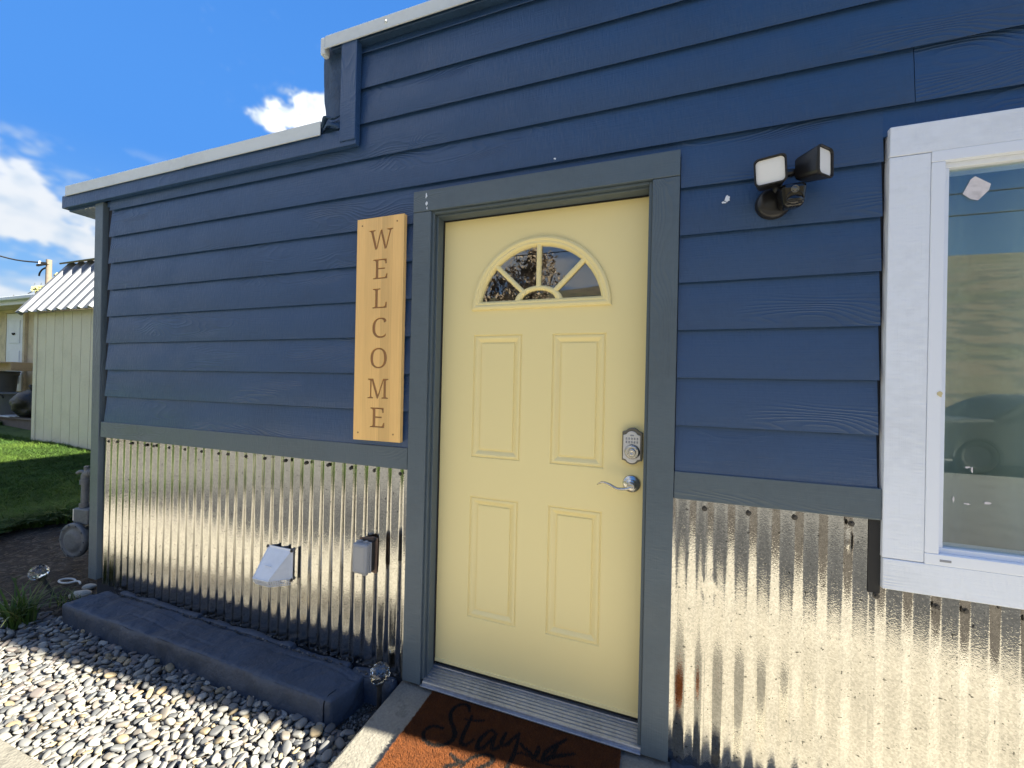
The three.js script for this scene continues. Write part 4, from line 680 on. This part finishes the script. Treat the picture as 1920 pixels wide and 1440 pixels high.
// ---------------------------------------------------------------- shed
{ const t = thing('garden_shed', 'cream plank garden shed with a steep ribbed metal roof', 'shed', [-10.12, gh(-10, -2.4), -2.37]);
  const W = 2.9, Hh = 2.36, D = 2.6;
  mesh('wall', [box(0.02, W, 0.0, Hh, -D, -0.03, 0), ext(poly([[0, Hh], [-D, Hh], [-D + 0.55, Hh + 1.02], [-D / 2, Hh + 1.35], [-0.55, Hh + 1.02]]), 0.06).rotateY(-Math.PI / 2).translate(0.08, 0, 0)], M.shed, t);
  for (let i = 0; i < 11; i++) { const x0 = 0.10 + i * 0.268, x1 = Math.min(W, x0 + 0.256); mesh('plank', box(x0, x1, 0.02, Hh - 0.02, -0.03, -0.006 + 0.002 * rnd(), 0.003), M.shed, t); }
  mesh('corner_trim', box(-0.005, 0.095, 0.0, Hh, -0.10, 0.010, 0.004), M.shed, t);
  // steep lower slope: pans and ribs
  const y0 = Hh - 0.02, y1 = Hh + 1.05, z0 = 0.13, z1 = -0.55, L = Math.hypot(y1 - y0, z1 - z0), an = Math.atan2(y1 - y0, z0 - z1);
  const slope = (g) => g.rotateX(an - Math.PI / 2 + 0).translate(0, y0, z0);
  const rib = (x) => ext(poly([[-0.055, 0], [-0.028, 0.042], [0.028, 0.042], [0.055, 0]]), L).rotateX(-Math.PI / 2).rotateY(Math.PI).translate(x, 0, 0);
  const sheet = slope(box(-0.28, W + 0.28, 0, L, -0.012, 0, 0)); const roof = mesh('roof', [sheet], M.shedRoof, t);
  for (let i = 0; i < 11; i++) mesh('rib', slope(rib(-0.12 + i * 0.30)), M.shedRoof, roof);
  mesh('upper_roof', [box(-0.30, W + 0.3, 0, 0.03, -0.9, 0.14, 0.003).rotateX(0.42).translate(0, y1 + 0.02, z1 + 0.0), box(-0.30, W + 0.3, 0, 0.03, -1.0, 0.1, 0.003).rotateX(-0.42).translate(0, y1 + 0.02, -D + 0.55 + 0.95)], M.nickelDark, t);
  mesh('rake_trim', [slope(box(-0.29, -0.25, 0, L, -0.07, 0.02, 0.003))], M.shedRoof, t);
}

// ---------------------------------------------------------------- neighbour's house, deck, bins
{ const t = thing('neighbour_house', 'cream bungalow with a tan hipped roof and white door behind the shed', 'house', [-17.4, 0, -4.05]);
  const W = 9, D = 7, hb = 3.08;
  mesh('wall', box(0, W, 0.0, hb, -D, 0, 0), M.cream, t);
  const e = 0.45, y0 = hb + 0.10, ry = 1.45, hipd = 3.6;
  const A = [-e, y0, e], B = [W + e, y0, e], C = [W + e, y0, -D - e], Dd = [-e, y0, -D - e], R0 = [-e + hipd + 0.4, y0 + ry, -D / 2], R1 = [W + e - hipd, y0 + ry, -D / 2];
  const tri = (...q) => { const g = new THREE.BufferGeometry(); g.setAttribute('position', new THREE.Float32BufferAttribute(q.flat(), 3)); g.computeVertexNormals(); return g; };
  mesh('roof', [tri(A, B, R1, A, R1, R0), tri(B, C, R1), tri(C, Dd, R0, C, R0, R1), tri(Dd, A, R0)], M.shingle, t);
  mesh('fascia', [box(-e, W + e, y0 - 0.15, y0 + 0.01, e - 0.02, e + 0.03, 0.004), box(-e, -e + 0.03, y0 - 0.15, y0 + 0.01, -D - e, e - 0.02, 0)], M.plasticW, t);
  mesh('gutter', box(-e - 0.02, W + e, y0 - 0.06, y0 + 0.03, e + 0.03, e + 0.13, 0.02), M.plasticW, t);
  mesh('soffit', box(-e + 0.03, W + e - 0.03, y0 - 0.155, y0 - 0.14, -D - e, e - 0.02, 0), M.cream, t);
  const d = mesh('door', box(1.58, 2.40, 0.9, 2.93, 0.0, 0.05, 0.004), M.plasticW, t); mesh('panel', box(1.72, 2.26, 2.15, 2.75, 0.05, 0.062, 0.004), M.plasticW, d); mesh('panel', box(1.72, 2.26, 1.1, 1.95, 0.05, 0.062, 0.004), M.plasticW, d);
  mesh('door_knocker', new THREE.TorusGeometry(0.05, 0.014, 8, 18, Math.PI).rotateZ(Math.PI).translate(1.99, 2.42, 0.075), M.blackMatte, d);
  mesh('door_frame', [box(1.48, 1.575, 0.9, 2.94, 0, 0.06, 0.004), box(2.405, 2.50, 0.9, 2.94, 0, 0.06, 0.004), box(1.48, 2.50, 2.943, 3.03, 0, 0.06, 0.004)], M.cream, t);
}
{ const t = thing('wooden_deck', 'weathered plank deck beside the shed in front of the bungalow', 'deck', [0, 0, 0]);
  mesh('frame', box(-22, -11.05, 0.05, 0.37, -3.9, -3.02, 0), M.deck, t);
  for (let i = 0; i < 7; i++) mesh('plank', box(-22, -11.0, 0.375, 0.41, -3.93 + i * 0.137, -3.93 + i * 0.137 + 0.127, 0.004), M.deck, t);
}
function bin(pos, label, r, h, mat, rot) {
  const t = thing('rubbish_bin', label, 'rubbish bin', pos);
  mesh('body', new THREE.LatheGeometry([[0.0001, 0], [r * 0.78, 0], [r * 0.84, h * 0.1], [r * 0.98, h * 0.9], [r * 1.05, h * 0.92], [r * 1.05, h], [r * 0.95, h], [r * 0.8, h * 0.15]].map((p) => new THREE.Vector2(...p)), 28), mat, t);
  mesh('rim', new THREE.TorusGeometry(r * 1.04, 0.02, 8, 28).rotateX(Math.PI / 2).translate(0, h, 0), mat, t);
  mesh('handle', [new THREE.TorusGeometry(0.08, 0.014, 6, 14, Math.PI).rotateY(0.3).translate(r * 0.5, h * 0.8, r * 0.86)], M.blackMatte, t);
  return t;
}
bin([-14.95, 0.41, -3.55], 'tall dark grey rubbish bin under the cardboard box, behind the low bin', 0.36, 0.98, M.bin);
bin([-13.1, 0.41, -3.22], 'low dark grey rubbish bin nearest the shed corner', 0.34, 0.50, M.bin);
{ const t = thing('cardboard_box', 'open brown cardboard box on top of the tall bin', 'box', [-14.45, 1.42, -3.62]); mesh('carton', [box(-0.36, 0.36, 0, 0.21, -0.22, 0.22, 0.01)], M.card, t); mesh('flap', box(-0.36, 0.36, 0.20, 0.21, 0.22, 0.40, 0.002).rotateX(0.05), M.card, t); t.rotation.y = 0.2; }
{ const t = thing('bin_bag', 'black rubbish bag slumped between the bin and the shed', 'bag', [-12.3, 0.41, -3.2]); const g = rough(new THREE.IcosahedronGeometry(0.32, 5), 0.12, 5, 1801).scale(1.15, 0.95, 0.9).translate(0, 0.26, 0); mesh('sack', g, M.bag, t); mesh('tied_neck', taper([[0, 0.5, 0], [0.02, 0.6, 0.02], [0.06, 0.66, 0.01]], [0.09, 0.04, 0.09], 9, 4), M.bag, t); }

// ---------------------------------------------------------------- utility pole, wires
{ const t = thing('utility_pole', 'weathered wooden utility pole with a short crossarm behind the shed roof', 'utility pole', [-34.3, -0.1, -12]);
  mesh('pole', new THREE.CylinderGeometry(0.13, 0.17, 8.4, 14).translate(0, 4.2, 0), M.pole, t);
  mesh('crossarm', box(-0.75, 0.5, 8.05, 8.17, 0.1, 0.2, 0.01).rotateZ(0.02), M.pole, t); mesh('insulator', new THREE.CylinderGeometry(0.05, 0.06, 0.16, 10).translate(-0.65, 8.25, 0.15), M.plasticW, t);
  mesh('transformer_bracket', tube([[-0.13, 7.9, 0.1], [-0.5, 7.8, 0.1], [-0.75, 7.6, 0.1], [-0.8, 7.45, 0.1]], 0.045, 14, 6), M.wire, t);
}
tag(mesh('overhead_wire', tube([[-34.35, 8.1, -12], [-37, 8.4, -11.4], [-41.5, 9.8, -10.3], [-48, 12, -9]], 0.045, 30, 5), M.wire), 'black service wire sagging from the utility pole at far left', 'wire');
for (const [y, s, lb] of [[6.15, 0.25, 'second highest thin black wire along the street, mirrored in the glass'], [5.55, 0.3, 'second lowest thin black wire along the street, mirrored in the glass'], [5.15, 0.2, 'lowest thin black wire along the street, mirrored in the glass'], [6.7, 0.3, 'highest thin black wire along the street, mirrored in the glass']]) tag(mesh('street_wire', tube(lin(-60, 60, 24).map((x) => [x, y + s * Math.cos(x / 17) * 0.9 - x * 0.004, 10 + 0.2 * s]), 0.016, 90, 5), M.wire), lb, 'wire', 'wires along the street');

// ---------------------------------------------------------------- trees
function branchTree(name, label, pos, h, spread, seed, leaf, leafN, mats) {
  const t = thing(name, label, 'tree', pos), r = rng(seed), limbs = [], tips = [];
  const grow = (p, d, len, rad, lvl) => {
    const pts = [p]; let q = p.clone(), dir = d.clone(); const n = 4;
    for (let i = 0; i < n; i++) { dir.add(V((r() - 0.5) * 0.5, 0.08, (r() - 0.5) * 0.5)).normalize(); q = q.clone().addScaledVector(dir, len / n); pts.push(q); if (lvl >= 2) tips.push(q); }
    limbs.push(taper(pts.map((v) => v.toArray()), [rad, rad * 0.8, rad * 0.5], lvl > 2 ? 3 : 6, lvl > 1 ? 1 : 2));
    if (lvl < 5) { const k = lvl === 0 ? 6 : 4; for (let i = 0; i < k; i++) { const b = pts[lvl === 0 ? 1 + Math.floor(r() * 4) : 1 + Math.floor(r() * 4)], a = r() * 6.283, nd = dir.clone().multiplyScalar(0.7).add(V(Math.cos(a) * spread, 0.35 + 0.4 * r(), Math.sin(a) * spread)).normalize(); grow(b, nd, len * mix(0.52, 0.75, r()), rad * 0.5, lvl + 1); } }
  };
  grow(V(0, -0.2, 0), V(0.05, 1, 0), h * 0.42, h * 0.022, 0);
  mesh('trunk', limbs, mats[0], t);
  if (leafN) {
    const g = new THREE.PlaneGeometry(leaf, leaf * 0.7), im = new THREE.InstancedMesh(g, mats[1], leafN), m4 = new THREE.Matrix4(), q4 = new THREE.Quaternion(), e = new THREE.Euler();
    for (let i = 0; i < leafN; i++) { const b = tips[Math.floor(r() * tips.length)]; e.set(r() * 6, r() * 6, r() * 6); q4.setFromEuler(e); m4.compose(b.clone().add(V((r() - 0.5) * leaf * 2.5, (r() - 0.5) * leaf * 2.5, (r() - 0.5) * leaf * 2.5)), q4, V(1, 1, 1).multiplyScalar(0.6 + r() * 0.8)); im.setMatrixAt(i, m4); }
    im.name = 'crown'; im.userData.kind = 'stuff'; im.castShadow = im.receiveShadow = true; t.add(im);
  }
}
branchTree('spring_tree', 'pale yellow-green budding tree behind the utility pole and shed', [-40.6, 0, -14], 8.6, 0.9, 41, 0.20, 5000, [M.bark, M.blossom]);
branchTree('bare_tree', 'bare brown tree across the street, mirrored left in the fanlight', [-6.9, -0.1, 13.4], 10.0, 0.9, 51, 0.11, 6000, [M.bark, M.twig]);
branchTree('bare_tree', 'bare brown tree across the street, mirrored near the fanlight centre', [-5.2, -0.1, 14.6], 9.0, 0.9, 61, 0.11, 6000, [M.bark, M.twig]);

// ---------------------------------------------------------------- parked car across the street (mirrored in the window)
{ const t = thing('parked_car', 'dark parked car across the street, mirrored in the window glass', 'car', [7.5, -0.118, 9.3]);
  const side = new THREE.Shape(); side.moveTo(-2.25, 0.3); side.lineTo(-2.28, 0.72); side.quadraticCurveTo(-2.2, 0.9, -1.7, 0.95); side.lineTo(-1.15, 1.0); side.quadraticCurveTo(-0.7, 1.42, -0.2, 1.46); side.lineTo(0.7, 1.45); side.quadraticCurveTo(1.3, 1.38, 1.65, 1.02); side.quadraticCurveTo(2.15, 1.0, 2.24, 0.85); side.lineTo(2.26, 0.32); side.lineTo(1.75, 0.26); side.absarc(1.38, 0.32, 0.36, 0, Math.PI, false); side.lineTo(-1.02, 0.26); side.absarc(-1.38, 0.32, 0.36, 0, Math.PI, false); side.lineTo(-2.25, 0.3);
  mesh('body', ext(side, 1.7, 0.06, 8).translate(0, 0, -0.85), M.carPaint, t);
  for (const s of [-1, 1]) { const w = ext(poly([[-0.98, 1.03], [-0.55, 1.34], [-0.1, 1.38], [-0.1, 1.03]]), 0.012).translate(0, 0, s > 0 ? 0.846 : -0.858); mesh('window', w, M.carGlass, t); mesh('window', ext(poly([[0.0, 1.03], [0.0, 1.38], [0.65, 1.37], [1.25, 1.05]]), 0.012).translate(0, 0, s > 0 ? 0.846 : -0.858), M.carGlass, t);
    for (const x of [-1.38, 1.38]) { const wh = mesh('wheel', new THREE.TorusGeometry(0.245, 0.085, 12, 28).translate(x, 0.33, s * 0.76), M.tyre, t); mesh('rim', [new THREE.CylinderGeometry(0.2, 0.2, 0.05, 20).rotateX(Math.PI / 2).translate(x, 0.33, s * 0.80), ...[0, 1, 2, 3, 4].map((k) => box(-0.02, 0.02, 0, 0.2, 0.02, 0.05, 0.004).rotateZ(k * 1.2566).translate(x, 0.33, s * 0.8))], M.rim, wh); } }
}

// ---------------------------------------------------------------- grass clump, sprout, stones, debris
function bladeGeo(len, w, bend, seg = 6) {
  const pos = [], idx = []; for (let i = 0; i <= seg; i++) { const t = i / seg, a = bend * t * t, y = len * (t - 0.30 * bend * t * t), x = len * bend * 0.62 * t * t, ww = w * (1 - Math.pow(t, 2.2)) * 0.5 + 0.0004; pos.push(x, y, -ww, x + ww * 0.35, y - ww * 0.1, 0, x, y, ww); }
  for (let i = 0; i < seg; i++) { const a = i * 3; idx.push(a, a + 1, a + 3, a + 1, a + 4, a + 3, a + 1, a + 2, a + 4, a + 2, a + 5, a + 4); }
  const g = new THREE.BufferGeometry(); g.setAttribute('position', new THREE.Float32BufferAttribute(pos, 3)); g.setIndex(idx); g.computeVertexNormals(); g.setAttribute('uv', new THREE.Float32BufferAttribute(new Float32Array(pos.length / 3 * 2), 2)); return g;
}
const leafMats = [[0.060, 0.115, 0.022], [0.085, 0.15, 0.03], [0.045, 0.09, 0.02], [0.13, 0.16, 0.05]].map((c) => phys({ color: col(...c), roughness: 0.6, specularIntensity: 0.4, transmission: 0.3, thickness: 0 }));
{ const t = thing('grass_clump', 'clump of long arching green blades at the left end of the kerb', 'plant', [-2.99, -0.135, 0.345]), r = rng(2001), geos = [0.5, 0.9, 1.3, 1.7].map((b) => bladeGeo(0.24, 0.011, b, 8));
  for (let i = 0; i < 90; i++) { const m = new THREE.Mesh(geos[Math.floor(r() * 4)], leafMats[Math.floor(r() * 4)]); m.name = numbered('leaf'); m.position.set((r() - 0.5) * 0.11, 0, (r() - 0.5) * 0.09); m.rotation.set((r() - 0.5) * 0.3, r() * 6.283, 0, 'YXZ'); m.scale.setScalar(0.55 + 0.8 * r()); m.castShadow = m.receiveShadow = true; t.add(m); } }
{ const t = thing('grass_clump', 'short dry tuft of grass among the stones by the corner post', 'plant', [-3.03, -0.14, 0.12]), r = rng(2051), geos = [0.6, 1.1, 1.6].map((b) => bladeGeo(0.13, 0.006, b, 6));
  for (let i = 0; i < 40; i++) { const m = new THREE.Mesh(geos[Math.floor(r() * 3)], leafMats[r() < 0.4 ? 3 : Math.floor(r() * 4)]); m.name = numbered('leaf'); m.position.set((r() - 0.5) * 0.2, 0, (r() - 0.5) * 0.12); m.rotation.set((r() - 0.5) * 0.4, r() * 6.283, 0, 'YXZ'); m.scale.setScalar(0.5 + 0.7 * r()); m.castShadow = m.receiveShadow = true; t.add(m); } }
{ const t = thing('wire_rack', 'flat white wire rack lying on the weathered deck', 'rack', [-12.9, 0.425, -3.1]); const g = []; for (let i = 0; i < 6; i++) g.push(box(-0.5, 0.5, 0, 0.012, -0.2 + i * 0.08, -0.185 + i * 0.08, 0)); for (let i = 0; i < 6; i++) g.push(box(-0.5 + i * 0.197, -0.485 + i * 0.197, 0.012, 0.024, -0.2, 0.215, 0)); mesh('wires', g, M.vinyl, t); }
{ const t = thing('weed_sprout', 'tiny two-leaved green sprout on the bare soil', 'plant', [-3.66, -0.14, 0.12]); mesh('stem', tube([[0, 0, 0], [0.004, 0.03, 0], [0.0, 0.06, 0.004]], 0.0022, 6, 5), leafMats[1], t); for (const [a, s, y] of [[0.4, 1, 0.06], [3.4, 0.8, 0.045]]) { const l = mesh('leaf', new THREE.SphereGeometry(0.02, 10, 8).scale(1, 0.1, 0.6).translate(0.018, 0, 0), leafMats[1], t); l.position.set(0, y, 0); l.rotation.set(0, a, 0.5, 'YXZ'); l.scale.setScalar(s); } }
{ const r = rng(2101); const spots = [[-3.12, 0.02, 0.05], [-2.98, 0.08, 0.035], [-3.2, -0.06, 0.03], [-2.9, 0.15, 0.028]];
  spots.forEach(([x, z, s], i) => { const g = rough(new THREE.IcosahedronGeometry(s, 3), s * 0.5, 9 / s * 0.05, 2111 + i).scale(1.25, 0.6, 0.9); const m = mesh('field_stone', g, M.concrete); m.position.set(x, -0.135, z); m.rotation.y = r() * 6; tag(m, ['largest rounded stone in the soil by the corner post', 'small stone lying against the end of the kerb', 'small stone in the soil left of the corner post', 'smallest stone tucked beside the kerb end'][i], 'stone'); }); }
{ // twigs and chips on the soil
  const r = rng(2201), N = 9000, g = new THREE.BoxGeometry(1, 0.12, 0.22), im = new THREE.InstancedMesh(g, std({ color: col(1, 1, 1), roughness: 1 }), N), m4 = new THREE.Matrix4(), q = new THREE.Quaternion(), e = new THREE.Euler(), c = new THREE.Color();
  for (let i = 0; i < N; i++) { let x = mix(-6.2, -2.75, r()), z = mix(-1.6, 0.45, r()); if (x > -3.06 && z < 0.0) { x = -3.1 - r(); } e.set((r() - 0.5) * 0.5, r() * 6.3, (r() - 0.5) * 0.5); q.setFromEuler(e); const s = 0.008 + 0.035 * Math.pow(r(), 3); m4.compose(V(x, gh(x, z) - 0.006 + 0.006 * r(), z), q, V(s, s * 0.5, s * (0.4 + r()))); im.setMatrixAt(i, m4); const k = 0.3 + 1.3 * r() * r(); c.setRGB(0.10 * k, 0.078 * k, 0.058 * k); im.setColorAt(i, c); }
  im.name = 'mulch'; im.userData.kind = 'stuff'; im.castShadow = im.receiveShadow = true; tag(im, 'dark mulch chips and twigs scattered over the bare soil', 'mulch'); scene.add(im); }
{ // grit between the kerb and the skirt
  const r = rng(2301), N = 1600, g = new THREE.IcosahedronGeometry(1, 0), im = new THREE.InstancedMesh(g, std({ color: col(1, 1, 1), roughness: 1 }), N), m4 = new THREE.Matrix4(), q = new THREE.Quaternion(), e = new THREE.Euler(), c = new THREE.Color();
  for (let i = 0; i < N; i++) { const a = r() < 0.55, x = a ? mix(-2.75, -0.6, r()) : mix(-0.74, -0.585, r()), z = a ? (r() < 0.5 ? mix(0.004, 0.02, r()) : mix(0.046, 0.060, r())) : mix(0.07, 0.26, r()); e.set(r() * 6, r() * 6, r() * 6); q.setFromEuler(e); const s = 0.002 + 0.006 * Math.pow(r(), 3); m4.compose(V(x, (a ? -0.026 : -0.150) + 0.004 * r(), z), q, V(s, s * 0.6, s)); im.setMatrixAt(i, m4); const k = 0.3 + 1.4 * r() * r(); c.setRGB(0.14 * k, 0.135 * k, 0.13 * k); im.setColorAt(i, c); }
  im.name = 'grit'; im.userData.kind = 'stuff'; im.castShadow = im.receiveShadow = true; tag(im, 'fine grit and crumbs along the painted kerb', 'grit'); scene.add(im); }
{ // lawn blades
  const r = rng(2401), tuft = []; for (let i = 0; i < 7; i++) { const b = bladeGeo(0.085 + 0.05 * r(), 0.005, 0.5 + 1.3 * r(), 3); b.rotateX((r() - 0.5) * 0.5).rotateY(r() * 6.28).translate((r() - 0.5) * 0.05, 0, (r() - 0.5) * 0.05); tuft.push(b); }
  const g = merge(tuft), N = 52000, im = new THREE.InstancedMesh(g, phys({ color: col(1, 1, 1), roughness: 0.8, specularIntensity: 0.25, transmission: 0.35, thickness: 0 }), N), m4 = new THREE.Matrix4(), q = new THREE.Quaternion(), e = new THREE.Euler(), c = new THREE.Color(); let n = 0;
  while (n < N) { const x = -4.6 - Math.pow(r(), 1.35) * 9.5, z = mix(-3.4, 1.6, r()); if (!isLawn(x, z) || (x < -10.05 && x > -13 && z < -2.4)) continue; if (x > -10.2 && z < -2.36) continue;
    const edge = sm(-5.9, -4.9, x), s = 0.7 + 0.6 * r() + 0.8 * edge; e.set((r() - 0.5) * 0.3, r() * 6.3, (r() - 0.5) * 0.3); q.setFromEuler(e); m4.compose(V(x, gh(x, z), z), q, V(s * (1 + 0.4 * edge), s * (0.75 + 0.5 * fbm(x / 20 + 1, z / 20 + 1, 20, 20, 3, 77)), s * (1 + 0.4 * edge))); im.setMatrixAt(n, m4);
    const k = 0.65 + 0.7 * r(), y = fbm(x / 20 + 1, z / 20 + 1, 30, 30, 3, 79); c.setRGB((0.050 + 0.05 * y) * k, (0.115 + 0.05 * y) * k, 0.022 * k); im.setColorAt(n, c); n++; }
  im.name = 'grass'; im.userData.kind = 'stuff'; im.castShadow = im.receiveShadow = true; tag(im, 'uneven green grass of the lawn left of the house', 'grass'); scene.add(im); }

renderer.render(scene, camera);
